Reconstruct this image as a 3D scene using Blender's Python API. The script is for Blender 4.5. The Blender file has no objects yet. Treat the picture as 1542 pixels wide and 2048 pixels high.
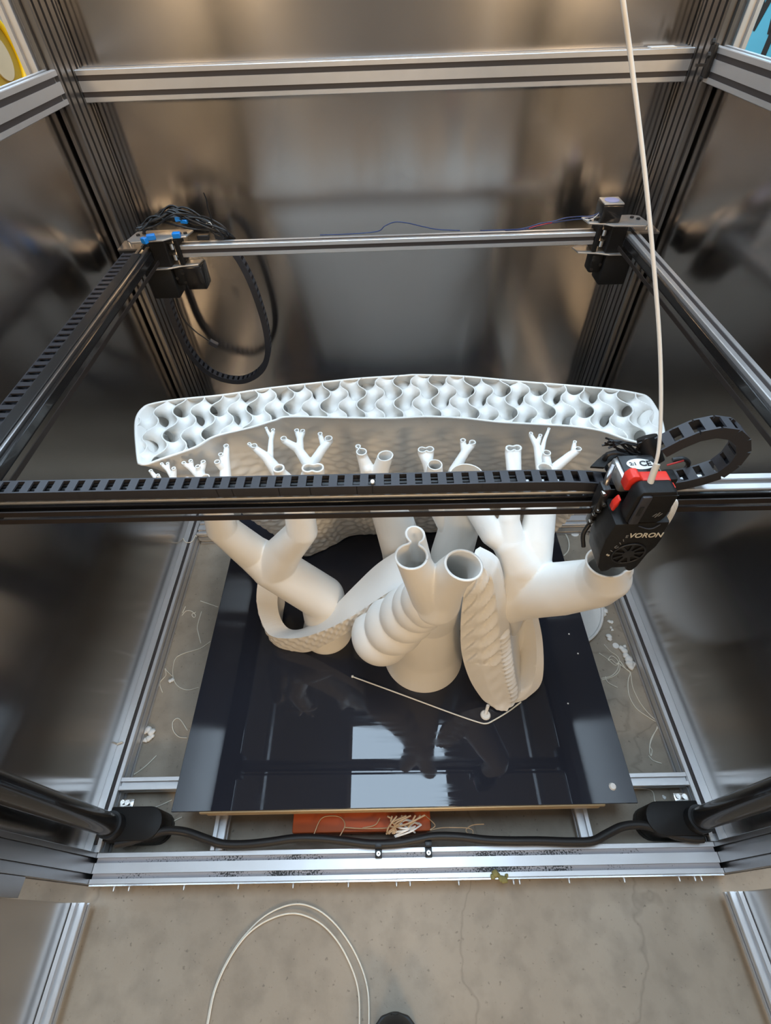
import bpy, bmesh, math, random
import numpy as np
from mathutils import Vector, Matrix

sc = bpy.context.scene
COL = sc.collection
random.seed(7)

# ------------------------------------------------------------------ camera
cam_d = bpy.data.cameras.new('camera')
cam_d.sensor_fit = 'VERTICAL'
cam_d.sensor_height = 24.0
cam_d.lens = 24.0 * 973.91 / 2048.0
cam_d.clip_start = 0.01
cam = bpy.data.objects.new('camera', cam_d)
COL.objects.link(cam)
_r = Vector((0.999597, -0.012678, -0.025392))
_u = Vector((0.026107, 0.761674, 0.647434))
_f = Vector((-0.011132, 0.647837, -0.761698))
cam.matrix_world = Matrix(((_r.x, _u.x, -_f.x, -0.0055), (_r.y, _u.y, -_f.y, -0.0536), (_r.z, _u.z, -_f.z, 0.9578), (0, 0, 0, 1)))
sc.camera = cam

# ------------------------------------------------------------------ world, exposure
world = bpy.data.worlds.new('world')
sc.world = world
world.use_nodes = True
world.node_tree.nodes['Background'].inputs[0].default_value = (0.55, 0.52, 0.48, 1)
world.node_tree.nodes['Background'].inputs[1].default_value = 0.05
vs = sc.view_settings
vs.view_transform = 'Standard'
vs.look = 'None'
vs.gamma = 1.0
vs.use_curve_mapping = False
vs.exposure = -0.42
try:
    sc.cycles.use_denoising = True
    sc.cycles.use_adaptive_sampling = True
    sc.cycles.adaptive_threshold = 0.07
    sc.cycles.adaptive_min_samples = 16
    sc.cycles.max_bounces = 8
    sc.cycles.diffuse_bounces = 4
    sc.cycles.glossy_bounces = 4
    sc.cycles.sample_clamp_indirect = 6.0
except Exception:
    pass

# ------------------------------------------------------------------ ceiling panels, rear row and warm fill lights added
CEIL = 2.6
COOL = (0.62, 0.81, 1.0)
WARM = (1.0, 0.72, 0.42)
LAMPS = [  # x, y, width, length, power, colour, label
    (0.0, 0.42, 0.58, 1.04, 37, COOL, 'cool white ceiling panel straight above the open printer'),
    (-1.46, 0.50, 0.58, 1.2, 42, COOL, 'cool white ceiling panel beyond the left steel panel'),
    (1.42, 0.50, 0.58, 1.2, 42, COOL, 'cool white ceiling panel beyond the right steel panel'),
    (0.0, 2.35, 0.58, 1.2, 42, COOL, 'added cool white ceiling panel behind the printer'),  # rear row: unseen, added for more cool light from behind
    (-1.46, 2.35, 0.58, 1.2, 42, COOL, 'added cool white ceiling panel at the rear left of the workshop'),
    (1.42, 2.35, 0.58, 1.2, 42, COOL, 'added cool white ceiling panel at the rear right of the workshop'),
]
FILL_LAMPS = [  # x, y, z, width, height, power, label: added warm fill lights, unseen behind the photographer
    (-1.3, -3.36, 2.05, 0.9, 0.6, 58, 'added warm fill light behind the photographer on the left'),
    (1.3, -3.36, 2.05, 0.9, 0.6, 95, 'added warm fill light behind the photographer on the right'),
]
lamp_data = []
for lx, ly, lw, ll, pw, lc, lab in LAMPS:
    d = bpy.data.lights.new('panel_light', 'AREA')
    d.shape = 'RECTANGLE'; d.size = lw; d.size_y = ll; d.energy = pw; d.color = lc
    lamp_data.append(d)

fill_lamp_data = []
for lx, ly, lz, lw, lh, pw, lab in FILL_LAMPS:
    d = bpy.data.lights.new('fill_panel_light', 'AREA')
    d.shape = 'RECTANGLE'; d.size = lw; d.size_y = lh; d.energy = pw; d.color = WARM
    fill_lamp_data.append(d)

# ------------------------------------------------------------------ helpers
def prop(o, label=None, cat=None, group=None, kind=None):
    if label: o['label'] = label
    if cat: o['category'] = cat
    if group: o['group'] = group
    if kind: o['kind'] = kind
    return o

def empty(name, loc=(0, 0, 0), label=None, cat=None, group=None, kind=None):
    o = bpy.data.objects.new(name, None)
    o.empty_display_size = 0.02
    COL.objects.link(o)
    o.location = loc
    return prop(o, label, cat, group, kind)

def link(o, parent=None):
    COL.objects.link(o)
    if parent is not None:
        o.parent = parent
        p, l = parent, Vector()
        while p is not None:
            l = l + p.location; p = p.parent
        o.location = o.location - l        # empties only ever carry a location
    return o

def mesh(name, verts, faces, mat=None, parent=None, smooth=False):
    m = bpy.data.meshes.new(name)
    m.from_pydata([tuple(v) for v in verts], [], [tuple(int(i) for i in f) for f in faces])
    if smooth:
        m.polygons.foreach_set('use_smooth', [True] * len(m.polygons))
    m.update()
    if mat is not None: m.materials.append(mat)
    return link(bpy.data.objects.new(name, m), parent)

def from_bm(name, bm, mat=None, parent=None, smooth=False, sharp=None):
    bmesh.ops.recalc_face_normals(bm, faces=bm.faces[:])
    m = bpy.data.meshes.new(name)
    bm.to_mesh(m); bm.free()
    if smooth:
        m.polygons.foreach_set('use_smooth', [True] * len(m.polygons))
        if sharp: m.set_sharp_from_angle(angle=math.radians(sharp))
    if mat is not None: m.materials.append(mat)
    return link(bpy.data.objects.new(name, m), parent)

def bm_box(bm, lo, hi, bevel=0.0, seg=2, rot=None):
    g = bmesh.new()
    bmesh.ops.create_cube(g, size=1.0)
    s = [hi[i] - lo[i] for i in range(3)]
    c = [(hi[i] + lo[i]) / 2 for i in range(3)]
    for v in g.verts:
        v.co = Vector((v.co.x * s[0], v.co.y * s[1], v.co.z * s[2]))
    if bevel > 0:
        bmesh.ops.bevel(g, geom=g.edges[:], offset=bevel, segments=seg, affect='EDGES', profile=0.5)
    for v in g.verts:
        if rot is not None: v.co = rot @ v.co
        v.co = v.co + Vector(c)
    tmp = bpy.data.meshes.new('t'); g.to_mesh(tmp); g.free(); bm.from_mesh(tmp); bpy.data.meshes.remove(tmp)

def box(name, lo, hi, mat, parent=None, bevel=0.0, seg=2, rot=None):
    bm = bmesh.new()
    bm_box(bm, lo, hi, bevel, seg, rot)
    return from_bm(name, bm, mat, parent, smooth=bevel > 0, sharp=40)

def bm_cyl(bm, a, b, r0, r1=None, n=16, caps=True):
    a, b = Vector(a), Vector(b)
    if r1 is None: r1 = r0
    t = (b - a).normalized()
    s = t.orthogonal().normalized(); q = t.cross(s)
    A, B = [], []
    for i in range(n):
        w = 2 * math.pi * i / n
        d = s * math.cos(w) + q * math.sin(w)
        A.append(bm.verts.new(a + d * r0)); B.append(bm.verts.new(b + d * r1))
    for i in range(n):
        j = (i + 1) % n
        bm.faces.new((A[i], A[j], B[j], B[i]))
    if caps:
        bm.faces.new(A[::-1]); bm.faces.new(B)

def cyl(name, a, b, r, mat, parent=None, n=16, r1=None):
    bm = bmesh.new(); bm_cyl(bm, a, b, r, r1, n)
    return from_bm(name, bm, mat, parent, smooth=True, sharp=40)

def smooth_path(pts, n=8, closed=False):
    """Catmull-Rom through the points"""
    P = [Vector(p) for p in pts]
    if len(P) < 3 or n <= 1: return P
    out = []
    m = len(P)
    rng = range(m if closed else m - 1)
    for i in rng:
        p0 = P[(i - 1) % m] if (closed or i > 0) else P[0] * 2 - P[1]
        p1, p2 = P[i], P[(i + 1) % m]
        p3 = P[(i + 2) % m] if (closed or i + 2 < m) else P[-1] * 2 - P[-2]
        for k in range(n):
            t = k / n
            out.append(0.5 * ((2 * p1) + (p2 - p0) * t + (2 * p0 - 5 * p1 + 4 * p2 - p3) * t * t + (3 * p1 - p0 - 3 * p2 + p3) * t ** 3))
    if not closed: out.append(P[-1])
    return out

def bm_tube(bm, pts, r, n=8, closed=False, caps=True):
    P = [Vector(p) for p in pts]
    m = len(P)
    rings = []
    prev = None
    for i in range(m):
        a = P[(i - 1) % m] if (closed or i > 0) else P[i]
        b = P[(i + 1) % m] if (closed or i < m - 1) else P[i]
        t = (b - a)
        if t.length < 1e-9: t = Vector((0, 0, 1))
        t.normalize()
        if prev is None: s = t.orthogonal().normalized()
        else:
            s = prev - t * prev.dot(t)
            s = s.normalized() if s.length > 1e-6 else t.orthogonal().normalized()
        prev = s
        q = t.cross(s)
        rr = r[i] if isinstance(r, (list, tuple)) else r
        rings.append([bm.verts.new(P[i] + (s * math.cos(2 * math.pi * k / n) + q * math.sin(2 * math.pi * k / n)) * rr) for k in range(n)])
    for i in range(m if closed else m - 1):
        A, B = rings[i], rings[(i + 1) % m]
        for k in range(n):
            j = (k + 1) % n
            bm.faces.new((A[k], A[j], B[j], B[k]))
    if caps and not closed:
        bm.faces.new(rings[0][::-1]); bm.faces.new(rings[-1])

def tube(name, pts, r, mat, parent=None, n=8, sm=6, closed=False):
    bm = bmesh.new()
    P = smooth_path(pts, sm, closed)
    bm_tube(bm, P, r, n, closed)
    return from_bm(name, bm, mat, parent, smooth=True, sharp=60)

def prism(name, poly, axis, lo, hi, mat, parent=None, bevel=0.0, smooth=False):
    """polygon of 2D points swept along an axis (0 x: (y,z), 1 y: (x,z), 2 z: (x,y))"""
    def P(p, w):
        return (w, p[0], p[1]) if axis == 0 else ((p[0], w, p[1]) if axis == 1 else (p[0], p[1], w))
    bm = bmesh.new()
    A = [bm.verts.new(P(p, lo)) for p in poly]; B = [bm.verts.new(P(p, hi)) for p in poly]
    n = len(poly)
    for i in range(n):
        j = (i + 1) % n
        bm.faces.new((A[i], A[j], B[j], B[i]))
    bm.faces.new(A[::-1]); bm.faces.new(B)
    bmesh.ops.recalc_face_normals(bm, faces=bm.faces[:])
    if bevel > 0:
        bmesh.ops.bevel(bm, geom=bm.edges[:], offset=bevel, segments=2, affect='EDGES', profile=0.5)
    return from_bm(name, bm, mat, parent, smooth=bevel > 0 or smooth, sharp=35)

# ------------------------------------------------------------------ slotted aluminium profile
def profile(a, b, u=0.02):
    """outline of an a x b module T-slot profile, corner at 0,0"""
    o, w, lip, dep = 0.0034, 0.0055, 0.0018, 0.0060
    W, H = a * u, b * u
    ch = 0.0008
    def side(n, f):
        r = []
        for k in range(n):
            c = (k + 0.5) * u
            for s, d in ((c - o, 0), (c - o, lip), (c - w, lip), (c - w, dep - 0.0022), (c - o, dep), (c + o, dep), (c + w, dep - 0.0022), (c + w, lip), (c + o, lip), (c + o, 0)):
                r.append(f(s, d))
        return r
    pts = [(ch, 0)] + side(a, lambda s, d: (s, d)) + [(W - ch, 0), (W, ch)] + side(b, lambda s, d: (W - d, s)) + [(W, H - ch), (W - ch, H)]
    pts += side(a, lambda s, d: (W - s, H - d)) + [(ch, H), (0, H - ch)] + side(b, lambda s, d: (d, H - s)) + [(0, ch)]
    return pts

def extrusion(name, lo, hi, axis, mat, parent=None):
    """slotted bar filling the box lo..hi, running along axis"""
    ax = [i for i in range(3) if i != axis]
    a = max(1, round((hi[ax[0]] - lo[ax[0]]) / 0.02)); b = max(1, round((hi[ax[1]] - lo[ax[1]]) / 0.02))
    pts = [(lo[ax[0]] + p[0], lo[ax[1]] + p[1]) for p in profile(a, b)]
    return prism(name, pts, axis, lo[axis], hi[axis], mat, parent)

# ------------------------------------------------------------------ materials (procedural)
def new_mat(name):
    m = bpy.data.materials.new(name); m.use_nodes = True
    return m, m.node_tree, m.node_tree.nodes['Principled BSDF']

def plain(name, col, rough=0.5, metal=0.0, spec=0.5, noise=0.0, scale=40, emit=None, coat=0.0):
    m, t, b = new_mat(name)
    b.inputs['Base Color'].default_value = (*col, 1)
    b.inputs['Roughness'].default_value = rough
    b.inputs['Metallic'].default_value = metal
    b.inputs['Specular IOR Level'].default_value = spec
    b.inputs['Coat Weight'].default_value = coat
    if noise > 0:
        tc = t.nodes.new('ShaderNodeTexCoord'); nz = t.nodes.new('ShaderNodeTexNoise')
        nz.inputs['Scale'].default_value = scale; nz.inputs['Detail'].default_value = 4
        t.links.new(tc.outputs['Object'], nz.inputs['Vector'])
        rp = t.nodes.new('ShaderNodeMapRange')
        rp.inputs['To Min'].default_value = max(0.02, rough - noise); rp.inputs['To Max'].default_value = min(1, rough + noise)
        t.links.new(nz.outputs['Fac'], rp.inputs['Value']); t.links.new(rp.outputs['Result'], b.inputs['Roughness'])
        mx = t.nodes.new('ShaderNodeMix'); mx.data_type = 'RGBA'
        mx.inputs['A'].default_value = (*[c * (1 - noise * 0.6) for c in col], 1); mx.inputs['B'].default_value = (*[min(1, c * (1 + noise * 0.6)) for c in col], 1)
        t.links.new(nz.outputs['Fac'], mx.inputs['Factor']); t.links.new(mx.outputs['Result'], b.inputs['Base Color'])
    if emit:
        b.inputs['Emission Color'].default_value = (*emit[0], 1); b.inputs['Emission Strength'].default_value = emit[1]
    return m

MAT = {}
MAT['alu'] = plain('anodised_aluminium', (0.64, 0.64, 0.65), 0.42, 0.7, noise=0.06, scale=60)
MAT['alu_bright'] = plain('bright_aluminium', (0.78, 0.78, 0.78), 0.25, 1.0)
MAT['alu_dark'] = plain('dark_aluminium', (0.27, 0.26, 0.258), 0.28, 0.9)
MAT['black'] = plain('black_plastic', (0.012, 0.012, 0.013), 0.42, noise=0.08)
MAT['black_print'] = plain('black_printed_plastic', (0.009, 0.0085, 0.0085), 0.55, spec=0.3, noise=0.1, scale=200)
MAT['chain'] = plain('charcoal_chain_plastic', (0.035, 0.035, 0.042), 0.5, noise=0.06)
MAT['black_gloss'] = plain('glossy_black_tube', (0.012, 0.011, 0.011), 0.22, coat=0.3)
MAT['rubber'] = plain('black_rubber', (0.014, 0.013, 0.013), 0.5)
MAT['belt'] = plain('brown_black_belt', (0.020, 0.013, 0.010), 0.55)
MAT['wire'] = plain('black_wire', (0.01, 0.01, 0.011), 0.45)
MAT['red'] = plain('red_plastic', (0.75, 0.035, 0.02), 0.38, noise=0.04)
MAT['red_wire'] = plain('red_wire', (0.45, 0.03, 0.03), 0.4)
MAT['blue_wire'] = plain('blue_wire', (0.02, 0.04, 0.14), 0.4)
MAT['white_wire'] = plain('white_wire', (0.8, 0.79, 0.76), 0.4)
MAT['tan_wire'] = plain('tan_wire', (0.45, 0.32, 0.2), 0.5)
MAT['blue'] = plain('blue_connector_plastic', (0.01, 0.23, 0.72), 0.35)
MAT['motor_lid'] = plain('purple_grey_motor_lid', (0.30, 0.32, 0.55), 0.4, 0.3)
MAT['silver'] = plain('silver_plate', (0.66, 0.64, 0.62), 0.36, 0.8, noise=0.05)
MAT['screw'] = plain('steel_screw', (0.75, 0.74, 0.72), 0.25, 1.0)
MAT['string'] = plain('cream_filament', (0.84, 0.80, 0.70), 0.42)
MAT['scrap'] = plain('white_scrap_plastic', (0.83, 0.82, 0.79), 0.5, noise=0.06, scale=150)
MAT['ptfe'] = plain('white_feed_tube', (0.82, 0.78, 0.72), 0.35)
MAT['sleeve'] = plain('cream_sleeve', (0.62, 0.55, 0.45), 0.4)
MAT['orange'] = plain('orange_box', (0.42, 0.075, 0.012), 0.5, noise=0.08, scale=20)
MAT['gold'] = plain('bronze_heater_edge', (0.50, 0.36, 0.20), 0.4, 0.5)
MAT['brown'] = plain('tan_insulation', (0.25, 0.17, 0.09), 0.7, noise=0.1)
MAT['label'] = plain('white_label_print', (0.72, 0.68, 0.58), 0.5)
MAT['grey_label'] = plain('grey_label_print', (0.20, 0.20, 0.20), 0.5)
MAT['yellow'] = plain('yellow_spool', (0.85, 0.52, 0.0), 0.4)
MAT['yellow_dark'] = plain('brown_yellow_spool_core', (0.35, 0.20, 0.01), 0.5)
MAT['wood'] = plain('pale_wood', (0.50, 0.38, 0.24), 0.6, noise=0.15, scale=14)
MAT['cyan'] = plain('cyan_sign', (0.13, 0.55, 0.72), 0.5, noise=0.05, scale=8)
MAT['dirt'] = plain('yellow_green_dirt', (0.25, 0.22, 0.08), 0.9, noise=0.2, scale=300)
MAT['shoe'] = plain('black_shoe_leather', (0.012, 0.012, 0.013), 0.5)
MAT['ceiling'] = plain('ceiling_paint', (0.45, 0.44, 0.43), 0.9)
MAT['wall'] = plain('workshop_wall_paint', (0.40, 0.36, 0.315), 0.85, noise=0.1, scale=3)
MAT['slot_shade'] = plain('dark_slot_shade', (0.045, 0.038, 0.038), 0.5)  # dark colour standing in for the shade inside the slots
MAT['lamp'] = plain('lamp_frame', (0.7, 0.7, 0.7), 0.5)

def steel_mat():
    m, t, b = new_mat('brushed_steel_sheet')
    b.inputs['Metallic'].default_value = 1.0
    b.inputs['Anisotropic'].default_value = 0.85
    b.inputs['Anisotropic Rotation'].default_value = 0.25
    tg = t.nodes.new('ShaderNodeTangent'); tg.direction_type = 'RADIAL'; tg.axis = 'Z'
    t.links.new(tg.outputs['Tangent'], b.inputs['Tangent'])
    tc = t.nodes.new('ShaderNodeTexCoord')
    nz = t.nodes.new('ShaderNodeTexNoise'); nz.inputs['Scale'].default_value = 3.2; nz.inputs['Detail'].default_value = 5
    t.links.new(tc.outputs['Object'], nz.inputs['Vector'])
    rp = t.nodes.new('ShaderNodeMapRange')
    rp.inputs['From Min'].default_value = 0.3; rp.inputs['From Max'].default_value = 0.7
    rp.inputs['To Min'].default_value = 0.15; rp.inputs['To Max'].default_value = 0.21
    t.links.new(nz.outputs['Fac'], rp.inputs['Value']); t.links.new(rp.outputs['Result'], b.inputs['Roughness'])
    mx = t.nodes.new('ShaderNodeMix'); mx.data_type = 'RGBA'
    mx.inputs['A'].default_value = (0.49, 0.465, 0.445, 1); mx.inputs['B'].default_value = (0.58, 0.555, 0.535, 1)
    t.links.new(nz.outputs['Fac'], mx.inputs['Factor']); t.links.new(mx.outputs['Result'], b.inputs['Base Color'])
    # faint waviness of thin sheet
    n2 = t.nodes.new('ShaderNodeTexNoise'); n2.inputs['Scale'].default_value = 5.0; n2.inputs['Detail'].default_value = 1
    t.links.new(tc.outputs['Object'], n2.inputs['Vector'])
    bp = t.nodes.new('ShaderNodeBump'); bp.inputs['Strength'].default_value = 0.05; bp.inputs['Distance'].default_value = 0.01
    t.links.new(n2.outputs['Fac'], bp.inputs['Height']); t.links.new(bp.outputs['Normal'], b.inputs['Normal'])
    return m
MAT['steel'] = steel_mat()

def window_mat():
    m, t, b = new_mat('clear_acrylic')
    tr = t.nodes.new('ShaderNodeBsdfTransparent'); gl = t.nodes.new('ShaderNodeBsdfGlossy'); gl.inputs['Roughness'].default_value = 0.03
    fr = t.nodes.new('ShaderNodeFresnel'); fr.inputs['IOR'].default_value = 1.45
    mx = t.nodes.new('ShaderNodeMixShader')
    t.links.new(fr.outputs['Fac'], mx.inputs['Fac']); t.links.new(tr.outputs['BSDF'], mx.inputs[1]); t.links.new(gl.outputs['BSDF'], mx.inputs[2])
    t.links.new(mx.outputs['Shader'], t.nodes['Material Output'].inputs['Surface'])
    return m
MAT['acrylic'] = window_mat()

def concrete_mat():
    m, t, b = new_mat('concrete_floor')
    tc = t.nodes.new('ShaderNodeTexCoord')
    def noise(s, d, dist=0.0):
        n = t.nodes.new('ShaderNodeTexNoise'); n.inputs['Scale'].default_value = s; n.inputs['Detail'].default_value = d; n.inputs['Distortion'].default_value = dist
        t.links.new(tc.outputs['Object'], n.inputs['Vector']); return n
    n1, n2, n3 = noise(5, 6), noise(28, 7), noise(260, 2)
    r1 = t.nodes.new('ShaderNodeValToRGB')
    r1.color_ramp.elements[0].position = 0.3; r1.color_ramp.elements[0].color = (0.300, 0.250, 0.192, 1)
    r1.color_ramp.elements[1].position = 0.72; r1.color_ramp.elements[1].color = (0.385, 0.330, 0.262, 1)
    t.links.new(n1.outputs['Fac'], r1.inputs['Fac'])
    r2 = t.nodes.new('ShaderNodeValToRGB')
    r2.color_ramp.elements[0].position = 0.30; r2.color_ramp.elements[0].color = (0.78, 0.78, 0.78, 1)
    r2.color_ramp.elements[1].position = 0.55; r2.color_ramp.elements[1].color = (1.03, 1.03, 1.03, 1)
    t.links.new(n2.outputs['Fac'], r2.inputs['Fac'])
    m1 = t.nodes.new('ShaderNodeMix'); m1.data_type = 'RGBA'; m1.blend_type = 'MULTIPLY'; m1.inputs['Factor'].default_value = 0.75
    t.links.new(r1.outputs['Color'], m1.inputs['A']); t.links.new(r2.outputs['Color'], m1.inputs['B'])
    # hairline cracks
    wn = noise(6, 4)
    ad = t.nodes.new('ShaderNodeVectorMath'); ad.operation = 'MULTIPLY_ADD'
    ad.inputs[1].default_value = (0.18, 0.18, 0.18)
    t.links.new(wn.outputs['Color'], ad.inputs[0]); t.links.new(tc.outputs['Object'], ad.inputs[2])
    vo = t.nodes.new('ShaderNodeTexVoronoi'); vo.feature = 'DISTANCE_TO_EDGE'; vo.inputs['Scale'].default_value = 1.3
    t.links.new(ad.outputs['Vector'], vo.inputs['Vector'])
    rc = t.nodes.new('ShaderNodeMapRange'); rc.inputs['From Min'].default_value = 0.0; rc.inputs['From Max'].default_value = 0.0035
    rc.inputs['To Min'].default_value = 0.72; rc.inputs['To Max'].default_value = 1.0
    t.links.new(vo.outputs['Distance'], rc.inputs['Value'])
    m2 = t.nodes.new('ShaderNodeMix'); m2.data_type = 'RGBA'; m2.blend_type = 'MULTIPLY'; m2.inputs['Factor'].default_value = 0.75
    t.links.new(m1.outputs['Result'], m2.inputs['A']); t.links.new(rc.outputs['Result'], m2.inputs['B'])
    t.links.new(m2.outputs['Result'], b.inputs['Base Color'])
    pn = noise(150, 2)
    pr = t.nodes.new('ShaderNodeMapRange'); pr.inputs['From Min'].default_value = 0.27; pr.inputs['From Max'].default_value = 0.34
    pr.inputs['To Min'].default_value = 0.55; pr.inputs['To Max'].default_value = 1.0
    t.links.new(pn.outputs['Fac'], pr.inputs['Value'])
    m3 = t.nodes.new('ShaderNodeMix'); m3.data_type = 'RGBA'; m3.blend_type = 'MULTIPLY'; m3.inputs['Factor'].default_value = 0.8
    t.links.new(m2.outputs['Result'], m3.inputs['A']); t.links.new(pr.outputs['Result'], m3.inputs['B'])
    t.links.new(m3.outputs['Result'], b.inputs['Base Color'])
    b.inputs['Roughness'].default_value = 0.62
    bp = t.nodes.new('ShaderNodeBump'); bp.inputs['Strength'].default_value = 0.12; bp.inputs['Distance'].default_value = 0.002
    t.links.new(n3.outputs['Fac'], bp.inputs['Height']); t.links.new(bp.outputs['Normal'], b.inputs['Normal'])
    return m
MAT['concrete'] = concrete_mat()

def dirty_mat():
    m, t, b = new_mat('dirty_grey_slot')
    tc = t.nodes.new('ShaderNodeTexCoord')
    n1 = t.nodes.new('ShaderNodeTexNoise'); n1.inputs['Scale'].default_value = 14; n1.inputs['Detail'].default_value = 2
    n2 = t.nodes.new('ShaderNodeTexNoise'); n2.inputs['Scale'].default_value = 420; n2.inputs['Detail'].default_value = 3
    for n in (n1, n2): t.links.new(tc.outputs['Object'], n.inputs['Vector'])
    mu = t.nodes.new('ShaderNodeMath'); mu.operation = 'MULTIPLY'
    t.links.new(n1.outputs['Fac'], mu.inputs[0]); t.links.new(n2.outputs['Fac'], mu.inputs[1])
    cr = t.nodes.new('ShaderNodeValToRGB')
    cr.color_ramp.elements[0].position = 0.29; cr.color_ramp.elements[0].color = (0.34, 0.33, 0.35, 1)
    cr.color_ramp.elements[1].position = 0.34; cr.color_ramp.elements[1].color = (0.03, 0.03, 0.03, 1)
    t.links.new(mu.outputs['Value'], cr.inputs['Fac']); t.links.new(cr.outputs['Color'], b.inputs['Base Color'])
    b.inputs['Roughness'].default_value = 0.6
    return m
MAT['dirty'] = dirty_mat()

def glass_mat():
    m, t, b = new_mat('black_bed_glass')
    b.inputs['Base Color'].default_value = (0.020, 0.022, 0.031, 1)
    b.inputs['Specular IOR Level'].default_value = 0.42
    tc = t.nodes.new('ShaderNodeTexCoord')
    mp = t.nodes.new('ShaderNodeMapping'); mp.inputs['Rotation'].default_value = (0, 0, 0.5); mp.inputs['Scale'].default_value = (3.0, 60.0, 1)
    t.links.new(tc.outputs['Object'], mp.inputs['Vector'])
    n1 = t.nodes.new('ShaderNodeTexNoise'); n1.inputs['Scale'].default_value = 3.0; n1.inputs['Detail'].default_value = 6
    t.links.new(mp.outputs['Vector'], n1.inputs['Vector'])
    n2 = t.nodes.new('ShaderNodeTexNoise'); n2.inputs['Scale'].default_value = 7.0; n2.inputs['Detail'].default_value = 4
    t.links.new(tc.outputs['Object'], n2.inputs['Vector'])
    mu = t.nodes.new('ShaderNodeMath'); mu.operation = 'MULTIPLY'
    t.links.new(n1.outputs['Fac'], mu.inputs[0]); t.links.new(n2.outputs['Fac'], mu.inputs[1])
    rp = t.nodes.new('ShaderNodeMapRange'); rp.inputs['From Min'].default_value = 0.27; rp.inputs['From Max'].default_value = 0.40
    rp.inputs['To Min'].default_value = 0.012; rp.inputs['To Max'].default_value = 0.09
    t.links.new(mu.outputs['Value'], rp.inputs['Value']); t.links.new(rp.outputs['Result'], b.inputs['Roughness'])
    return m
MAT['bed_glass'] = glass_mat()

def pla_mat():
    m, t, b = new_mat('white_print_plastic')
    b.inputs['Base Color'].default_value = (0.86, 0.84, 0.80, 1)
    b.inputs['Roughness'].default_value = 0.42
    b.inputs['Specular IOR Level'].default_value = 0.4
    tc = t.nodes.new('ShaderNodeTexCoord')
    wv = t.nodes.new('ShaderNodeTexWave'); wv.wave_type = 'BANDS'; wv.bands_direction = 'Z'; wv.inputs['Scale'].default_value = 240.0; wv.inputs['Distortion'].default_value = 0.6
    t.links.new(tc.outputs['Object'], wv.inputs['Vector'])
    nz = t.nodes.new('ShaderNodeTexNoise'); nz.inputs['Scale'].default_value = 60; nz.inputs['Detail'].default_value = 3
    t.links.new(tc.outputs['Object'], nz.inputs['Vector'])
    ad = t.nodes.new('ShaderNodeMath'); ad.operation = 'ADD'
    t.links.new(wv.outputs['Fac'], ad.inputs[0]); t.links.new(nz.outputs['Fac'], ad.inputs[1])
    bp = t.nodes.new('ShaderNodeBump'); bp.inputs['Strength'].default_value = 0.06; bp.inputs['Distance'].default_value = 0.001
    t.links.new(ad.outputs['Value'], bp.inputs['Height']); t.links.new(bp.outputs['Normal'], b.inputs['Normal'])
    return m
MAT['pla'] = pla_mat()

# ------------------------------------------------------------------ the room
def slab(name, lo, hi, mat):
    return prop(box(name, lo, hi, mat), kind='structure')
slab('floor', (-3.2, -3.4, -0.05), (3.2, 3.4, 0.0), MAT['concrete'])
slab('ceiling', (-3.2, -3.4, CEIL + 0.02), (3.2, 3.4, CEIL + 0.08), MAT['ceiling'])
slab('wall_left', (-3.3, -3.4, 0), (-3.2, 3.4, CEIL + 0.02), MAT['wall'])
slab('wall_right', (3.2, -3.4, 0), (3.3, 3.4, CEIL + 0.02), MAT['wall'])
slab('wall_back', (-3.2, 3.4, 0), (3.2, 3.5, CEIL + 0.02), MAT['wall'])
slab('wall_front', (-3.2, -3.5, 0), (3.2, -3.4, CEIL + 0.02), MAT['wall'])

for (lx, ly, lw, ll, pw, lc, lab), d in zip(LAMPS, lamp_data):
    t = empty('ceiling_light', (lx, ly, CEIL), lab, 'ceiling light', 'ceiling light panels of the workshop')
    bm = bmesh.new()
    for sx, sy, ex, ey in ((-1, 0, 0.012, ll / 2 + 0.02), (1, 0, 0.012, ll / 2 + 0.02)):
        bm_box(bm, (lx + sx * (lw / 2 + 0.012) - ex, ly - ey, CEIL - 0.02), (lx + sx * (lw / 2 + 0.012) + ex, ly + ey, CEIL + 0.02))
    for sy in (-1, 1):
        bm_box(bm, (lx - lw / 2 + 0.0005, ly + sy * (ll / 2 + 0.01) - 0.01, CEIL - 0.02), (lx + lw / 2 - 0.0005, ly + sy * (ll / 2 + 0.01) + 0.01, CEIL + 0.02))
    from_bm('lamp_frame', bm, MAT['lamp'], t)
    o = bpy.data.objects.new('lamp_panel', d)
    o.location = (lx, ly, CEIL - 0.012)
    link(o, t)

for (lx, ly, lz, lw, lh, pw, lab), d in zip(FILL_LAMPS, fill_lamp_data):
    t = empty('fill_light', (lx, -3.4, lz), lab, 'wall light', 'added warm fill lights')
    bm = bmesh.new()
    for s in (-1, 1):
        bm_box(bm, (lx + s * (lw / 2 + 0.015) - 0.014, -3.3995, lz - lh / 2 - 0.03), (lx + s * (lw / 2 + 0.015) + 0.014, ly + 0.015, lz + lh / 2 + 0.03))
        bm_box(bm, (lx - lw / 2, -3.3995, lz + s * (lh / 2 + 0.015) - 0.014), (lx + lw / 2, ly + 0.015, lz + s * (lh / 2 + 0.015) + 0.014))
    from_bm('lamp_frame', bm, MAT['lamp'], t)
    o = bpy.data.objects.new('lamp_panel', d)
    o.location = (lx, ly, lz); o.rotation_euler = (math.radians(90), 0, 0)   # shines toward +y
    link(o, t)

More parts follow.
